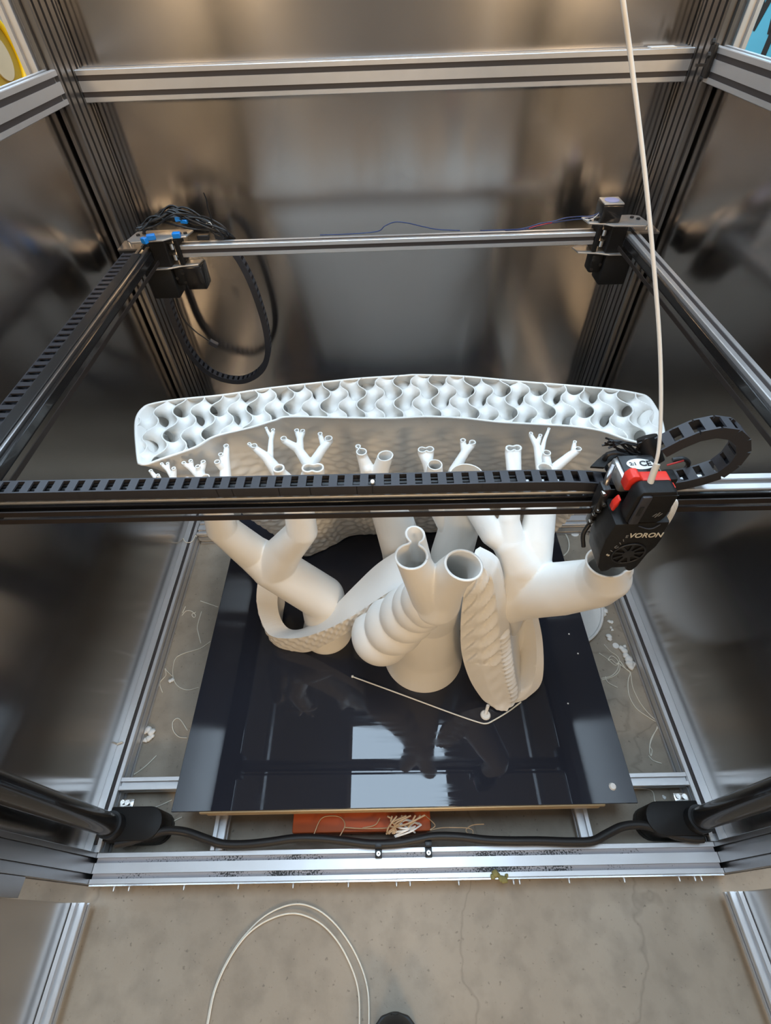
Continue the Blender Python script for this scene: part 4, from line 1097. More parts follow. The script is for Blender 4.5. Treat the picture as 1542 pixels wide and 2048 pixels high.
# ------------------------------------------------------------------ ribbons
def loft(name, curves, n, mat, parent, disp=None, close=True, m=6, sub=3):
    """skin a closed ring of guide curves; disp(u, v, k) pushes points outward"""
    C = [resample_open(smooth_path(c, 8), n) for c in curves]
    K = len(C)
    V, Fa = [], []
    R = K * sub
    for i in range(n):
        ring = [C[k][i] for k in range(K)]
        cc = sum(ring, Vector()) / K
        for k in range(K):
            a, b = ring[k], ring[(k + 1) % K]
            for q in range(sub):
                p = a.lerp(b, q / sub)
                if disp:
                    d = (p - cc)
                    d = d.normalized() if d.length > 1e-9 else Vector((0, 0, 1))
                    p = p + d * disp(i / (n - 1), q / sub, k)
                V.append(p)
    for i in range(n - 1):
        for k in range(R):
            j = (k + 1) % R
            Fa.append((i * R + k, i * R + j, (i + 1) * R + j, (i + 1) * R + k))
    Fa.append(tuple(range(R))[::-1]); Fa.append(tuple((n - 1) * R + k for k in range(R)))
    bm = bmesh.new()
    vv = [bm.verts.new(p) for p in V]
    for f in Fa: bm.faces.new([vv[i] for i in f])
    for v in bm.verts:
        if v.co.z < ZB + 0.0003: v.co.z = ZB + 0.0003
    return from_bm(name, bm, mat, parent, True, 55)

def resample_open(P, n):
    L = [0.0]
    for a, b in zip(P, P[1:]): L.append(L[-1] + (b - a).length)
    out = []; j = 0
    for k in range(n):
        s = L[-1] * k / (n - 1)
        while j < len(P) - 2 and L[j + 1] < s: j += 1
        out.append(P[j].lerp(P[j + 1], min(1, (s - L[j]) / max(1e-9, L[j + 1] - L[j]))))
    return out

# left ribbon: hook on the bed, rising to the right behind the front necks
U_ = [(0.0065, 0.3697, 0.375), (-0.0306, 0.3696, 0.335), (-0.0752, 0.3629, 0.275), (-0.1184, 0.3561, 0.215), (-0.1634, 0.3522, 0.17), (-0.1933, 0.3576, 0.155), (-0.2109, 0.3754, 0.16), (-0.2178, 0.4011, 0.175), (-0.2126, 0.4335, 0.2)]
L_ = [(0.0188, 0.3157, 0.375), (-0.021, 0.3148, 0.335), (-0.0697, 0.3158, 0.275), (-0.1204, 0.3236, 0.215), (-0.1742, 0.3314, 0.172), (-0.2245, 0.3438, 0.157), (-0.2464, 0.3713, 0.162), (-0.2568, 0.4062, 0.177), (-0.253, 0.4356, 0.202)]
B_ = [(0.0229, 0.3176, 0.345), (-0.0168, 0.3153, 0.3), (-0.0635, 0.3166, 0.24), (-0.1171, 0.3226, 0.17), (-0.1721, 0.3317, 0.112), (-0.2256, 0.3458, 0.112), (-0.2491, 0.3787, 0.112), (-0.2624, 0.4163, 0.112), (-0.2554, 0.4417, 0.135)]
D_ = [(0.0106, 0.3817, 0.34), (-0.0281, 0.3773, 0.295), (-0.0744, 0.3676, 0.235), (-0.1183, 0.3634, 0.165), (-0.1634, 0.3592, 0.112), (-0.1917, 0.3599, 0.112), (-0.2105, 0.3757, 0.112), (-0.2201, 0.399, 0.112), (-0.2141, 0.424, 0.135)]
def scales(u, v, k):
    if k != 1: return 0.0
    r = v * 4.0
    return 0.0022 * math.sin(2 * math.pi * (u * 20 + 0.5 * int(r))) * math.sin(math.pi * (r % 1)) * (1 if u > 0.12 else 0)
loft('ribbon', [U_, L_, B_, D_], 220, MAT['pla'], pm, scales, sub=14)

# right flap: scaly face toward the viewer with a toothed ridge
EL = [(0.0909, 0.277, 0.485), (0.0836, 0.2653, 0.468), (0.0813, 0.2583, 0.44), (0.0845, 0.2552, 0.355), (0.094, 0.2502, 0.27), (0.1135, 0.2435, 0.19), (0.1366, 0.2348, 0.135), (0.1501, 0.2304, 0.116)]
ER = [(0.0968, 0.2811, 0.485), (0.1145, 0.276, 0.475), (0.124, 0.2693, 0.46), (0.1444, 0.2634, 0.385), (0.163, 0.2564, 0.295), (0.1832, 0.248, 0.205), (0.1982, 0.24, 0.14), (0.1888, 0.2295, 0.116)]
def back(c, d): return [(p[0] + 0.004, p[1] + d, max(ZB + 0.0003, p[2] - 0.004)) for p in c]
def mid(a, b, f, o): return [tuple(a[i][q] * (1 - f) + b[i][q] * f + (o if q == 1 else 0) for q in range(3)) for i in range(len(a))]
def teeth(u, v, k):
    if k == 2 and u > 0.42: return 0.0042 * math.sin(2 * math.pi * u * 30) * math.sin(math.pi * v) ** 0.5
    if k in (0, 1): return 0.0042 * math.sin(2 * math.pi * (u * 11 + v * 1.3 + k * 1.7)) * math.sin(math.pi * min(1, max(0, v))) * (1 if u < 0.62 else 0.15)
    return 0.0
loft('flap', [EL, mid(EL, ER, 0.35, -0.010), mid(EL, ER, 0.78, -0.012), ER, back(ER, 0.012), back(EL, 0.012)], 200, MAT['pla'], pm, teeth, sub=8)

# smooth curl of the flap, a trough that rises again on the right
C1 = [(0.163, 0.2897, 0.3), (0.1735, 0.2757, 0.245), (0.1866, 0.2561, 0.185), (0.1969, 0.2418, 0.135), (0.1914, 0.2321, 0.118)]
C2 = [(0.1955, 0.3196, 0.255), (0.2107, 0.3122, 0.165), (0.2114, 0.2791, 0.127), (0.2075, 0.2491, 0.126), (0.2001, 0.236, 0.116)]
C3 = [(0.2037, 0.309, 0.29), (0.2245, 0.2971, 0.215), (0.2296, 0.2718, 0.165), (0.2238, 0.2518, 0.136), (0.2122, 0.2392, 0.118)]
C4 = [(0.2144, 0.3149, 0.285), (0.2359, 0.2983, 0.212), (0.2419, 0.2684, 0.162), (0.2388, 0.2529, 0.13), (0.2161, 0.238, 0.114)]
C5 = [(0.2221, 0.3187, 0.225), (0.2454, 0.3137, 0.14), (0.2441, 0.2799, 0.112), (0.2303, 0.2555, 0.112), (0.2093, 0.2356, 0.1115)]
C6 = [(0.1941, 0.3088, 0.225), (0.2061, 0.3008, 0.14), (0.2096, 0.2735, 0.112), (0.2068, 0.25, 0.112), (0.1968, 0.2326, 0.1115)]
loft('flap_curl', [C1, C2, C3, C4, C5, C6], 80, MAT['pla'], pm, None, sub=5)

# skirt line and test blob printed beside the model
sk = empty('skirt_line', (0.1416, 0.2015, 0.1101), 'thin white plastic line bent in a V on the black bed front', 'plastic strand')
tube('strand', [(-0.0795, 0.2837, 0.112), (-0.0501, 0.2723, 0.112), (0.002, 0.2519, 0.112), (0.0851, 0.219, 0.112), (0.1291, 0.2028, 0.112), (0.1428, 0.2001, 0.112), (0.1542, 0.2039, 0.112), (0.1815, 0.2178, 0.112), (0.2072, 0.2338, 0.112)], 0.0012, MAT['string'], sk, 8, 4)
bm = bmesh.new(); c = Vector((-0.0812, 0.2844, 0.1125)); bm_box(bm, c - Vector((0.002, 0.002, 0.0015)), c + Vector((0.002, 0.002, 0.0015)), 0.0008); from_bm('strand_end', bm, MAT['string'], sk, True)
bl = empty('plastic_blob', (0.1448, 0.2176, 0.1101), 'flat white plastic blob with a stem at the tip of the printed flap', 'plastic blob')
c = Vector((0.1443, 0.2143, 0.1103)); bm = bmesh.new(); bm_cyl(bm, c, c + Vector((0, 0, 0.0028)), 0.0085, 0.0070, 20); from_bm('disc', bm, MAT['pla'], bl, True, 40)
tube('stem', [(0.1439, 0.2147, 0.114), (0.1468, 0.2215, 0.118), (0.1483, 0.2252, 0.124)], 0.0028, MAT['pla'], bl, 10, 4)
for i, (nm, p, r) in enumerate([('button', (0.3222, 0.1047, 0.1101), 0.0055), ('crumb', (0.3205, 0.3571, 0.1101), 0.0015), ('crumb', (0.3269, 0.3186, 0.1101), 0.0015), ('crumb', (0.2864, 0.2303, 0.1101), 0.0014)]):
    c = Vector(p); bm = bmesh.new(); bm_cyl(bm, c, c + Vector((0, 0, r * 0.6)), r, r * 0.75, 12)
    o = from_bm('plastic_' + nm, bm, MAT['scrap'], None, True, 40)
    prop(o, ['round white plastic button on the right front corner of the bed', 'tiny white crumb on the black bed beside the curl, farthest back', 'tiny white crumb on the black bed right of the curl', 'tiny white crumb on the black bed right of the curl tip'][i], 'plastic scrap', 'plastic scraps on the bed')


# ------------------------------------------------------------------ round posts and hose at the front
for s, nm in ((-1, 'left'), (1, 'right')):
    p = (-0.4581, 0.0726, 0.06) if s < 0 else (0.457, 0.0658, 0.06)
    t = empty('guide_post', (p[0], p[1], 0), 'glossy round black post with rounded foot at the %s front corner' % nm, 'post')
    cyl('post', (p[0], p[1], 0.062), (p[0], p[1], 1.15), 0.0155, MAT['black_gloss'], t, 32)
    xi = p[0] - s * 0.052
    poly = [(p[0] + s * 0.012, p[1] - 0.020), (p[0] + s * 0.012, p[1] + 0.027)] + [(xi + s * 0.0 - s * 0.0235 * math.sin(k * math.pi / 10), p[1] + 0.0035 + 0.0235 * math.cos(k * math.pi / 10)) for k in range(11)]
    prism('foot_housing', poly, 2, 0.012, 0.058, MAT['black_print'], t, 0.002)
    cyl('collar', (p[0], p[1], 0.0582), (p[0], p[1], 0.075), 0.0190, MAT['black'], t, 28)
    prism('foot_base', [(x * 1.0, y) for x, y in poly], 2, 0.0005, 0.0118, MAT['rubber'], t)
    q = Vector((p[0] - s * 0.004, p[1] + 0.034, ZT + 0.0006))
    bm = bmesh.new()
    bm_box(bm, q - Vector((0.011, 0.006, 0)), q + Vector((0.011, 0.006, 0.004)), 0.0008)
    bm_cyl(bm, q + Vector((0.003, 0, 0.004)), q + Vector((0.003, 0, 0.010)), 0.004, n=10); bm_cyl(bm, q + Vector((-0.006, 0.001, 0.004)), q + Vector((-0.006, 0.001, 0.008)), 0.0035, n=10)
    from_bm('anchor_bolts', bm, MAT['screw'], t, True, 40)

hs = empty('cable_hose', (0, 0.06, 0.05), 'wavy black cable hose lying behind the front floor rail', 'hose')
tube('hose', [(-0.4499, 0.0499, 0.05), (-0.4274, 0.0535, 0.05), (-0.3997, 0.0609, 0.05), (-0.3734, 0.0665, 0.05), (-0.3432, 0.064, 0.05), (-0.3109, 0.0549, 0.05), (-0.2817, 0.0473, 0.05), (-0.2463, 0.0461, 0.05), (-0.2076, 0.0488, 0.05), (-0.1689, 0.0527, 0.05), (-0.1297, 0.0521, 0.05), (-0.0904, 0.0482, 0.05), (-0.0514, 0.0438, 0.05), (-0.0126, 0.0438, 0.05), (0.0186, 0.0478, 0.05), (0.05, 0.0519, 0.05), (0.0888, 0.0507, 0.05), (0.127, 0.0462, 0.05), (0.1653, 0.0443, 0.05), (0.2114, 0.0436, 0.05), (0.257, 0.0416, 0.05), (0.2917, 0.0423, 0.05), (0.3176, 0.0516, 0.05), (0.3436, 0.0604, 0.05), (0.3714, 0.062, 0.05), (0.3965, 0.0563, 0.05), (0.4201, 0.0474, 0.05), (0.4451, 0.0431, 0.05), (0.4603, 0.0429, 0.05)], 0.0062, MAT['rubber'], hs, 12, 5)
for px_ in (757, 857):
    c = Vector((-0.0384, 0.0346, 0.044)) if px_ == 757 else Vector((0.0389, 0.034, 0.044))
    t = empty('cable_clip', (c.x, 0.03, ZT), 'black cable clip with a bright screw on the front rail, %s of the pair' % ('left' if px_ == 757 else 'right'), 'cable clip', 'cable clips on the front rail')
    bm = bmesh.new(); bm_box(bm, (c.x - 0.0052, 0.026, ZT + 0.0004), (c.x + 0.0052, 0.0405, 0.046), 0.001)
    bm_box(bm, (c.x - 0.0052, 0.0385, 0.0462), (c.x + 0.0052, 0.0455, 0.056), 0.001)
    from_bm('clip_body', bm, MAT['black'], t, True, 40)
    bm = bmesh.new(); bm_cyl(bm, (c.x, 0.0315, 0.0461), (c.x, 0.0315, 0.0480), 0.0030, n=16); from_bm('screw', bm, MAT['alu_bright'], t, True, 40)
    cyl('screw_socket', (c.x, 0.0315, 0.0481), (c.x, 0.0315, 0.0484), 0.0013, MAT['black'], t, 8)

# cables spilling out from under the bed
cb = empty('cable_bundle', (0.0125, 0.0709, 0), 'loose tan and white cables spilling from under the bed front', 'cables')
W = []
rr = random.Random(11)
for k in range(9):
    a = Vector((-0.0232, 0.0768, 0.075)).lerp(Vector((0.0351, 0.0772, 0.075)), k / 8)
    b = Vector((-0.0279, 0.0562, 0.052)).lerp(Vector((0.0191, 0.0581, 0.052)), rr.random())
    W.append([a, a.lerp(b, 0.4) + Vector((rr.uniform(-.012, .012), rr.uniform(-.004, .004), 0.004)), a.lerp(b, 0.75) + Vector((rr.uniform(-.012, .012), rr.uniform(-.004, .004), 0)), b])
wires(cb, 'tan_cable', W, 0.0014, MAT['tan_wire'])
W = []
for k in range(10):
    a = Vector((-0.0162, 0.0565, 0.048)) + Vector((rr.uniform(0, .01), rr.uniform(-.008, .01), rr.uniform(0, .006)))
    b = Vector((0.0178, 0.0612, 0.048)) + Vector((rr.uniform(0, .012), rr.uniform(-.008, .01), rr.uniform(0, .006)))
    W.append([a, a.lerp(b, 0.5) + Vector((rr.uniform(-.005, .005), rr.uniform(-.005, .008), 0.012)), b])
wires(cb, 'white_cable', W, 0.0013, MAT['white_wire'])
W = [[(-0.0633, 0.0647, 0.052), (-0.0436, 0.0684, 0.052), (-0.0356, 0.0777, 0.052)], [(-0.1393, 0.0579, 0.052), (-0.1312, 0.0765, 0.052), (-0.1196, 0.0818, 0.052), (-0.0995, 0.0801, 0.052), (-0.0911, 0.0691, 0.052), (-0.0983, 0.0547, 0.052)], [(0.0363, 0.0809, 0.05), (0.0512, 0.0671, 0.05), (0.0428, 0.0606, 0.05), (0.0587, 0.063, 0.05), (0.0745, 0.0634, 0.05), (0.1018, 0.0623, 0.05), (0.1099, 0.0582, 0.05), (0.106, 0.0517, 0.05), (0.0992, 0.0597, 0.05), (0.1102, 0.0662, 0.05), (0.1284, 0.0672, 0.05)], [(-0.0909, 0.0658, 0.052), (-0.0593, 0.0639, 0.052), (-0.0199, 0.0646, 0.052), (-0.004, 0.0711, 0.052)]]
wires(cb, 'thin_cable', W, 0.0009, MAT['tan_wire'])

# ------------------------------------------------------------------ filament loop on the floor before the printer
tube('filament_loop', [(-0.0546, -0.1787, 0.002), (-0.0536, -0.151, 0.002), (-0.0552, -0.1241, 0.002), (-0.0634, -0.101, 0.002), (-0.08, -0.0757, 0.002), (-0.104, -0.0513, 0.002), (-0.1309, -0.0341, 0.002), (-0.1608, -0.026, 0.002), (-0.1895, -0.0298, 0.002), (-0.2182, -0.0429, 0.002), (-0.2444, -0.0665, 0.002), (-0.2628, -0.0935, 0.002), (-0.2733, -0.1218, 0.002), (-0.2756, -0.1525, 0.002), (-0.2762, -0.1766, 0.002)], 0.0012, MAT['string'], None, 8, 5)
prop(bpy.data.objects['filament_loop'], 'outer loop of cream filament on the concrete before the printer', 'filament', 'filament loops on the front floor')
o = tube('filament_loop', [(-0.0671, -0.1783, 0.0045), (-0.0664, -0.1506, 0.0045), (-0.0684, -0.1238, 0.0045), (-0.0775, -0.1007, 0.0045), (-0.0967, -0.0738, 0.0045), (-0.1194, -0.054, 0.0045), (-0.142, -0.0428, 0.0045), (-0.1668, -0.0372, 0.0045), (-0.1923, -0.0398, 0.0045), (-0.2203, -0.0504, 0.0045), (-0.2422, -0.067, 0.0045), (-0.2606, -0.0934, 0.0045), (-0.2712, -0.1216, 0.0045), (-0.2735, -0.1523, 0.0045)], 0.0012, MAT['string'], None, 8, 5)
prop(o, 'inner loop of cream filament on the concrete before the printer', 'filament', 'filament loops on the front floor')

# ------------------------------------------------------------------ scraps on the floor inside the frame
def strand(lab, pts, r=0.0009):
    o = tube('filament_scrap', pts, r, MAT['string'], None, 6, 5)
    prop(o, lab, 'filament scrap', 'filament scraps on the floor')
strand('short straight strand by the left bed edge, farthest back', [(-0.4403, 0.5107, 0.0012), (-0.4192, 0.5025, 0.0012), (-0.3972, 0.4943, 0.0012)])
strand('bowed upright strand left of the bed below the straight one', [(-0.4318, 0.484, 0.0012), (-0.4324, 0.4487, 0.0012), (-0.4257, 0.4297, 0.0012), (-0.4151, 0.4077, 0.0012)])
strand('small knotted curl close to the left floor rail', [(-0.4731, 0.4752, 0.0012), (-0.467, 0.4861, 0.0012), (-0.4557, 0.4858, 0.0012), (-0.4432, 0.4756, 0.0012), (-0.4451, 0.4695, 0.0012), (-0.4514, 0.4771, 0.0012), (-0.4439, 0.483, 0.0012)])
strand('tiny strand beside the knotted curl at the left floor rail', [(-0.471, 0.4975, 0.0012), (-0.4736, 0.4814, 0.0012)])
strand('long open arc of strand curving out from the left bed edge', [(-0.3958, 0.4117, 0.0012), (-0.4146, 0.3964, 0.0012), (-0.444, 0.3871, 0.0012), (-0.4601, 0.3766, 0.0012), (-0.4608, 0.3562, 0.0012), (-0.4532, 0.3321, 0.0012), (-0.4377, 0.3155, 0.0012), (-0.418, 0.309, 0.0012), (-0.3981, 0.3136, 0.0012)])
strand('crooked strand left of the long arc', [(-0.458, 0.3383, 0.0012), (-0.4712, 0.3491, 0.0012), (-0.4768, 0.3545, 0.0012), (-0.4709, 0.3407, 0.0012), (-0.4776, 0.3285, 0.0012), (-0.4773, 0.3204, 0.0012), (-0.4679, 0.3052, 0.0012)])
strand('teardrop loop of strand by the left bed edge', [(-0.3972, 0.2188, 0.0012), (-0.4128, 0.2209, 0.0012), (-0.4261, 0.2318, 0.0012), (-0.4319, 0.2464, 0.0012), (-0.4265, 0.2545, 0.0012), (-0.4168, 0.2506, 0.0012), (-0.3996, 0.2321, 0.0012)])
strand('straight strand leaning on the left floor rail near the cross rail', [(-0.4459, 0.1896, 0.0012), (-0.4573, 0.1756, 0.0012), (-0.4686, 0.1652, 0.0012), (-0.4774, 0.1589, 0.0012)])
strand('kinked strand before the left cross rail', [(-0.3978, 0.1177, 0.0012), (-0.4179, 0.109, 0.0012), (-0.4327, 0.1033, 0.0012), (-0.4282, 0.0886, 0.0012), (-0.4234, 0.0756, 0.0012)])
strand('slanting strand behind the wavy hose on the left', [(-0.3737, 0.092, 0.0012), (-0.3919, 0.0836, 0.0012), (-0.4082, 0.0753, 0.0012)])
strand('thin strand draped over the far left floor rail', [(-0.5208, 0.6533, 0.042), (-0.5114, 0.668, 0.042), (-0.4952, 0.6476, 0.0425), (-0.4797, 0.6482, 0.043), (-0.4761, 0.6669, 0.042), (-0.4736, 0.6638, 0.04)])
strand('twisted bit of strand lying across the near left floor rail', [(-0.512, 0.1923, 0.042), (-0.5045, 0.1987, 0.042), (-0.4951, 0.2027, 0.042)], 0.0016)
strand('thick white strand curving out behind the right bed edge', [(0.398, 0.7055, 0.0022), (0.4146, 0.6922, 0.0022), (0.4223, 0.6639, 0.0022), (0.4217, 0.6427, 0.0022), (0.4141, 0.6222, 0.0022), (0.3999, 0.6081, 0.0022)], 0.0018)
strand('tangled loop of strand on the right floor below the round lid', [(0.4281, 0.3847, 0.0012), (0.4367, 0.3692, 0.0012), (0.4468, 0.3592, 0.0012), (0.4484, 0.3486, 0.0012), (0.4398, 0.3436, 0.0012), (0.4334, 0.3521, 0.0012), (0.4258, 0.3502, 0.0012), (0.4347, 0.3595, 0.0012), (0.4431, 0.354, 0.0012), (0.4451, 0.3445, 0.0012), (0.4358, 0.3405, 0.0012), (0.4257, 0.3534, 0.0012), (0.4124, 0.3665, 0.0012)])
strand('strand looping back to the right bed edge', [(0.4464, 0.3455, 0.0012), (0.4375, 0.3301, 0.0012), (0.4219, 0.3183, 0.0012), (0.4018, 0.3137, 0.0012)])
strand('second strand looping back to the right bed edge beside the first', [(0.4474, 0.3423, 0.0012), (0.4408, 0.328, 0.0012), (0.4255, 0.3172, 0.0012), (0.4018, 0.3107, 0.0012)])
strand('short curved strand with a bead on the right floor', [(0.4108, 0.3175, 0.0012), (0.4107, 0.3075, 0.0012), (0.4182, 0.3004, 0.0012), (0.4273, 0.2953, 0.0012)])
strand('long strand sagging toward the right floor rail, upper of two', [(0.4444, 0.3455, 0.0012), (0.453, 0.3349, 0.0012), (0.4617, 0.3255, 0.0012), (0.461, 0.3174, 0.0012), (0.4568, 0.2936, 0.0012), (0.4607, 0.2657, 0.0012), (0.47, 0.2442, 0.0012), (0.4813, 0.2295, 0.0012)])
strand('long strand sagging toward the right floor rail, lower of two', [(0.4494, 0.3486, 0.0012), (0.4559, 0.3318, 0.0012), (0.4611, 0.3235, 0.0012), (0.4518, 0.3076, 0.0012), (0.4446, 0.2803, 0.0012), (0.4496, 0.2557, 0.0012), (0.4662, 0.2388, 0.0012), (0.4807, 0.2277, 0.0012)])
strand('narrow hairpin strand by the right floor rail near the cross rail', [(0.4807, 0.2277, 0.0012), (0.4725, 0.2155, 0.0012), (0.4577, 0.2002, 0.0012), (0.4483, 0.1818, 0.0012), (0.4474, 0.1719, 0.0012), (0.4528, 0.1817, 0.0012), (0.4522, 0.1901, 0.0012), (0.4663, 0.2087, 0.0012), (0.4805, 0.2224, 0.0012)])
strand('short strand beneath the hairpin strand on the right', [(0.4433, 0.1728, 0.0012), (0.4483, 0.1645, 0.0012), (0.4613, 0.1594, 0.0012)])
strand('bent strand before the right cross rail', [(0.3999, 0.1213, 0.0012), (0.4232, 0.1194, 0.0012), (0.43, 0.1147, 0.0012), (0.4285, 0.1036, 0.0012), (0.4294, 0.0947, 0.0012), (0.4259, 0.0832, 0.0012)])

def clump(name, lab, blobs, z0=0.0, group='plastic scraps on the floor', mat='scrap'):
    """lumpy scrap: overlapping squashed balls as one body"""
    bm = bmesh.new()
    for p, r in blobs:
        g = bmesh.new(); bmesh.ops.create_icosphere(g, subdivisions=2, radius=r)
        for v in g.verts:
            k = 1 + 0.25 * math.sin(v.co.x * 900 + p[0] * 300) * math.cos(v.co.y * 700 + p[1] * 200)
            v.co = Vector((v.co.x * k, v.co.y * k, v.co.z * 0.55))
            v.co += Vector((p[0], p[1], z0 + r * 0.55))
        tmp = bpy.data.meshes.new('t'); g.to_mesh(tmp); g.free(); bm.from_mesh(tmp); bpy.data.meshes.remove(tmp)
    prop(from_bm(name, bm, MAT[mat], None, True), lab, 'plastic scrap', group)
clump('plastic_clump', 'white bent plastic clump beside the left floor rail', [((-0.4795, 0.2318, 0.005), 0.006), ((-0.4737, 0.2343, 0.005), 0.007), ((-0.4666, 0.2297, 0.005), 0.007), ((-0.4638, 0.2234, 0.005), 0.005), ((-0.4681, 0.2191, 0.005), 0.006), ((-0.4739, 0.2166, 0.005), 0.005)])
clump('plastic_clump', 'small white chip on the floor near the long arc of strand', [((-0.4589, 0.3278, 0.002), 0.004), ((-0.4543, 0.3297, 0.002), 0.004)])
clump('plastic_clump', 'white drip shaped scrap just below the wide white pipe', [((0.4473, 0.4836, 0.004), 0.005), ((0.4498, 0.4773, 0.004), 0.006), ((0.4562, 0.4771, 0.004), 0.005), ((0.4493, 0.465, 0.004), 0.006), ((0.4532, 0.46, 0.004), 0.006), ((0.4479, 0.4529, 0.004), 0.006)])
clump('plastic_clump', 'small square white chip on the right floor', [((0.4546, 0.4355, 0.003), 0.004), ((0.4595, 0.4342, 0.003), 0.004)])
clump('plastic_clump', 'thin white chip below the square chip on the right floor', [((0.4539, 0.422, 0.002), 0.003), ((0.4552, 0.4162, 0.002), 0.003)])
clump('plastic_clump', 'rounded white chip between the lid and the right floor rail', [((0.443, 0.4013, 0.003), 0.006), ((0.4423, 0.3957, 0.003), 0.005)])
clump('plastic_clump', 'long rough white plastic lump against the right floor rail', [((0.461, 0.3749, 0.004), 0.006), ((0.464, 0.3683, 0.004), 0.007), ((0.4638, 0.3587, 0.004), 0.007), ((0.4664, 0.3512, 0.004), 0.008), ((0.4649, 0.3407, 0.004), 0.008), ((0.4658, 0.3345, 0.004), 0.007), ((0.4718, 0.3406, 0.004), 0.006), ((0.4685, 0.3791, 0.004), 0.004)])
clump('plastic_clump', 'tiny white flake before the right cross rail', [((0.4462, 0.1068, 0.002), 0.0028), ((0.4454, 0.1091, 0.002), 0.002)])
for lab, p, r in (('small white disc on the floor behind the right bed edge', (0.4442, 0.6757, 0), 0.0105), ('small white disc on the floor beside the rough lump', (0.4511, 0.3813, 0), 0.0065)):
    c = Vector(p); bm = bmesh.new(); bm_cyl(bm, c + Vector((0, 0, 0.0003)), c + Vector((0, 0, 0.0022)), r, r * 0.96, 24)
    prop(from_bm('plastic_disc', bm, MAT['scrap'], None, True, 40), lab, 'plastic disc', 'plastic discs on the floor')
# round lid partly under the bed
lid = empty('round_lid', (0.345, 0.478, 0), 'large round white plastic lid on the floor half under the right bed edge', 'lid')
bm = bmesh.new(); bm_cyl(bm, (0.345, 0.478, 0.0005), (0.345, 0.478, 0.010), 0.100, 0.100, 64); from_bm('plate', bm, MAT['scrap'], lid, True, 40)
bm = bmesh.new(); bm_tube(bm, [(0.345 + 0.1005 * math.cos(k * math.pi / 36), 0.478 + 0.1005 * math.sin(k * math.pi / 36), 0.011) for k in range(72)], 0.0032, 8, True); from_bm('rim', bm, MAT['scrap'], lid, True)

# dirt on the front rail
clump('dirt_clump', 'yellow green tuft of dirt stuck to the front rail edge', [(((0.133, 0.0019, 0.041)[0] + k * 0.0042, 0.001 + 0.004 * math.sin(k * 1.3), 0), 0.0042 + 0.0012 * math.sin(k * 2.1)) for k in range(6)], 0.0405, None, 'dirt')
bpy.data.objects['dirt_clump']['category'] = 'dirt'

# ------------------------------------------------------------------ toe of the photographer's shoe
sh = empty('shoe', (-0.018, -0.25, 0), 'black shoe with its rounded toe at the bottom picture edge', 'shoe')
def shoe_ring(s, w, hh):  # s along -y
    return [(-0.018 + 0.85 * w * math.cos(k * math.pi / 8), -s - 0.007, max(0.012, 0.012 + hh * math.sin(k * math.pi / 8)) if k <= 8 else 0.012) for k in range(9)]
rings = [shoe_ring(0.137, 0.006, 0.010), shoe_ring(0.140, 0.019, 0.024), shoe_ring(0.148, 0.031, 0.036), shoe_ring(0.165, 0.041, 0.044), shoe_ring(0.20, 0.047, 0.052), shoe_ring(0.25, 0.045, 0.066), shoe_ring(0.30, 0.038, 0.088), shoe_ring(0.36, 0.036, 0.098), shoe_ring(0.405, 0.032, 0.092), shoe_ring(0.415, 0.022, 0.06)]
V = [p for r in rings for p in r]; Fa = []
for i in range(len(rings) - 1):
    for k in range(8): Fa.append((i * 9 + k, i * 9 + k + 1, (i + 1) * 9 + k + 1, (i + 1) * 9 + k))
    Fa.append((i * 9 + 8, i * 9, (i + 1) * 9, (i + 1) * 9 + 8))
Fa.append(tuple(range(9))); Fa.append(tuple((len(rings) - 1) * 9 + k for k in range(9))[::-1])
up_ = mesh('upper', V, Fa, MAT['shoe'], sh, True)
up_.modifiers.new('smooth', 'SUBSURF').render_levels = 2
sole = [(-0.018 + 0.85 * sx * w, -s - 0.009) for sx, seq in ((1, [(0.134, 0.004), (0.138, 0.022), (0.150, 0.036), (0.20, 0.050), (0.25, 0.048), (0.30, 0.040), (0.36, 0.038), (0.41, 0.033), (0.42, 0.02)]), (-1, [(0.42, 0.02), (0.41, 0.033), (0.36, 0.038), (0.30, 0.040), (0.25, 0.048), (0.20, 0.050), (0.150, 0.036), (0.138, 0.022), (0.134, 0.004)])) for s, w in seq]
prism('sole', sole, 2, 0.0005, 0.0130, MAT['rubber'], sh, 0.002)

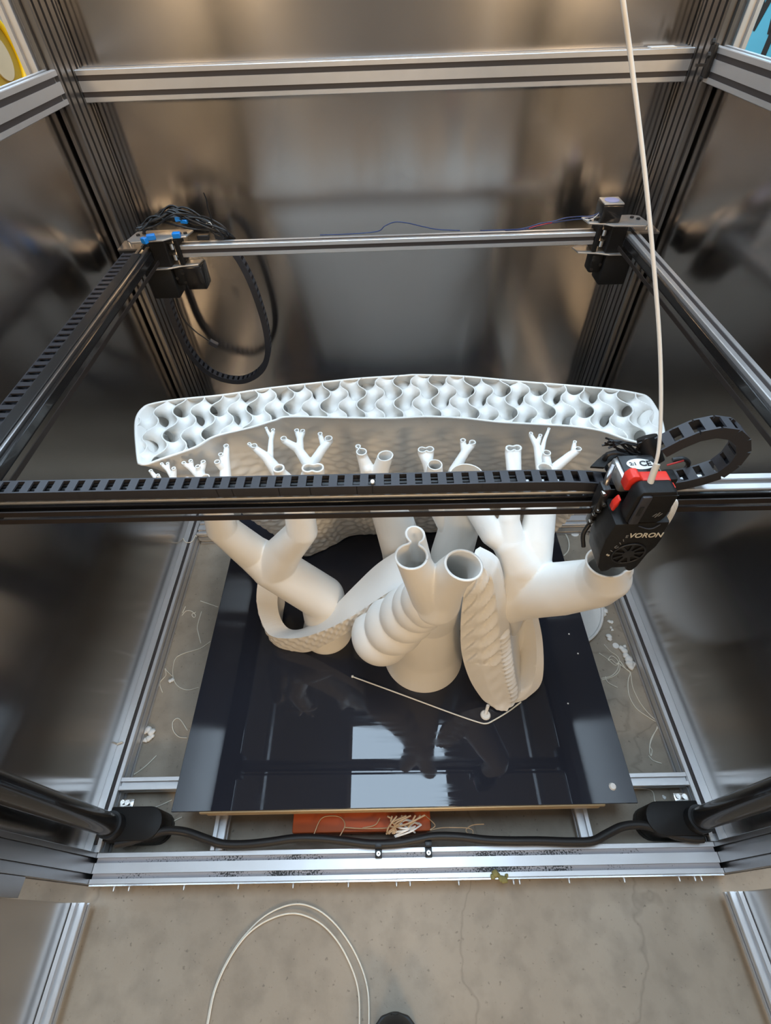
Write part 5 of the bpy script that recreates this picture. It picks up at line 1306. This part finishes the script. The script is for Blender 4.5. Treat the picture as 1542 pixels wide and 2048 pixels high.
# ------------------------------------------------------------------ seen through the clear side sheets
sp = empty('filament_spool', (-0.8, 1.372, 0.8143), 'yellow filament spool on its side seen through the opening above the left side rail', 'spool')
c = Vector((-0.8, 1.3216, 0.8194))
bm = bmesh.new(); bm_tube(bm, [c + Vector((0.014, 0.070 * math.cos(k * math.pi / 24), 0.070 * math.sin(k * math.pi / 24))) for k in range(48)], 0.0060, 10, True); from_bm('flange', bm, MAT['yellow'], sp, True)
bm = bmesh.new(); bm_cyl(bm, c + Vector((-0.045, 0, 0)), c + Vector((0.0118, 0, 0)), 0.066, n=40); from_bm('winding', bm, MAT['yellow_dark'], sp, True, 40)
bm = bmesh.new(); bm_cyl(bm, c + Vector((0.0119, 0, 0)), c + Vector((0.0150, 0, 0)), 0.036, n=40); from_bm('hub', bm, MAT['wood'], sp, True, 40)
bm = bmesh.new(); bm_cyl(bm, c + Vector((-0.053, 0, 0)), c + Vector((-0.0452, 0, 0)), 0.075, n=40); from_bm('flange', bm, MAT['yellow'], sp, True, 40)
shf = empty('workbench', (-1.05, 0.75, 0), 'pale wooden workbench seen above the left side rail', 'workbench')
zt = c.z - 0.0765
box('top', (-1.35, 0.20, zt - 0.03), (-0.68, 1.35, zt), MAT['wood'], shf, 0.003)
for qx in (-1.31, -0.72):
    for qy in (0.24, 1.31): box('leg', (qx - 0.025, qy - 0.025, 0.0005), (qx + 0.025, qy + 0.025, zt - 0.0305), MAT['wood'], shf, 0.002)
bd = empty('wooden_board', (-0.78, 0.62, zt), 'slanting pale wooden slat beside the yellow spool', 'board')
box('slat', (-0.86, 0.50, zt + 0.0015), (-0.74, 0.58, zt + 0.016), MAT['wood'], bd, 0.002)
sg = empty('blue_sign', (0.70, 1.0, 0.0), 'cyan sign with bold black letters seen above the right side rail', 'sign')
box('board', (0.700, 0.62, 0.62), (0.715, 1.50, 1.15), MAT['cyan'], sg, 0.002)
box('stand', (0.7155, 0.70, 0.0005), (0.745, 0.74, 1.10), MAT['wood'], sg); box('stand', (0.7155, 1.40, 0.0005), (0.745, 1.44, 1.10), MAT['wood'], sg)
SIDE = Matrix(((0, 0, -1, 0.6995), (-1, 0, 0, 0), (0, 1, 0, 0), (0, 0, 0, 1)))
lettering('lettering', 'W', 0.11, MAT['black'], sg, Matrix.Translation((0, (0.7, 1.1932, 0.8651)[1], (0.7, 1.1932, 0.8651)[2])) @ SIDE, 0, 0.003)
lettering('lettering', 'K', 0.11, MAT['black'], sg, Matrix.Translation((0, (0.7, 1.1335, 0.8276)[1], (0.7, 1.1335, 0.8276)[2])) @ SIDE, 0, 0.003)
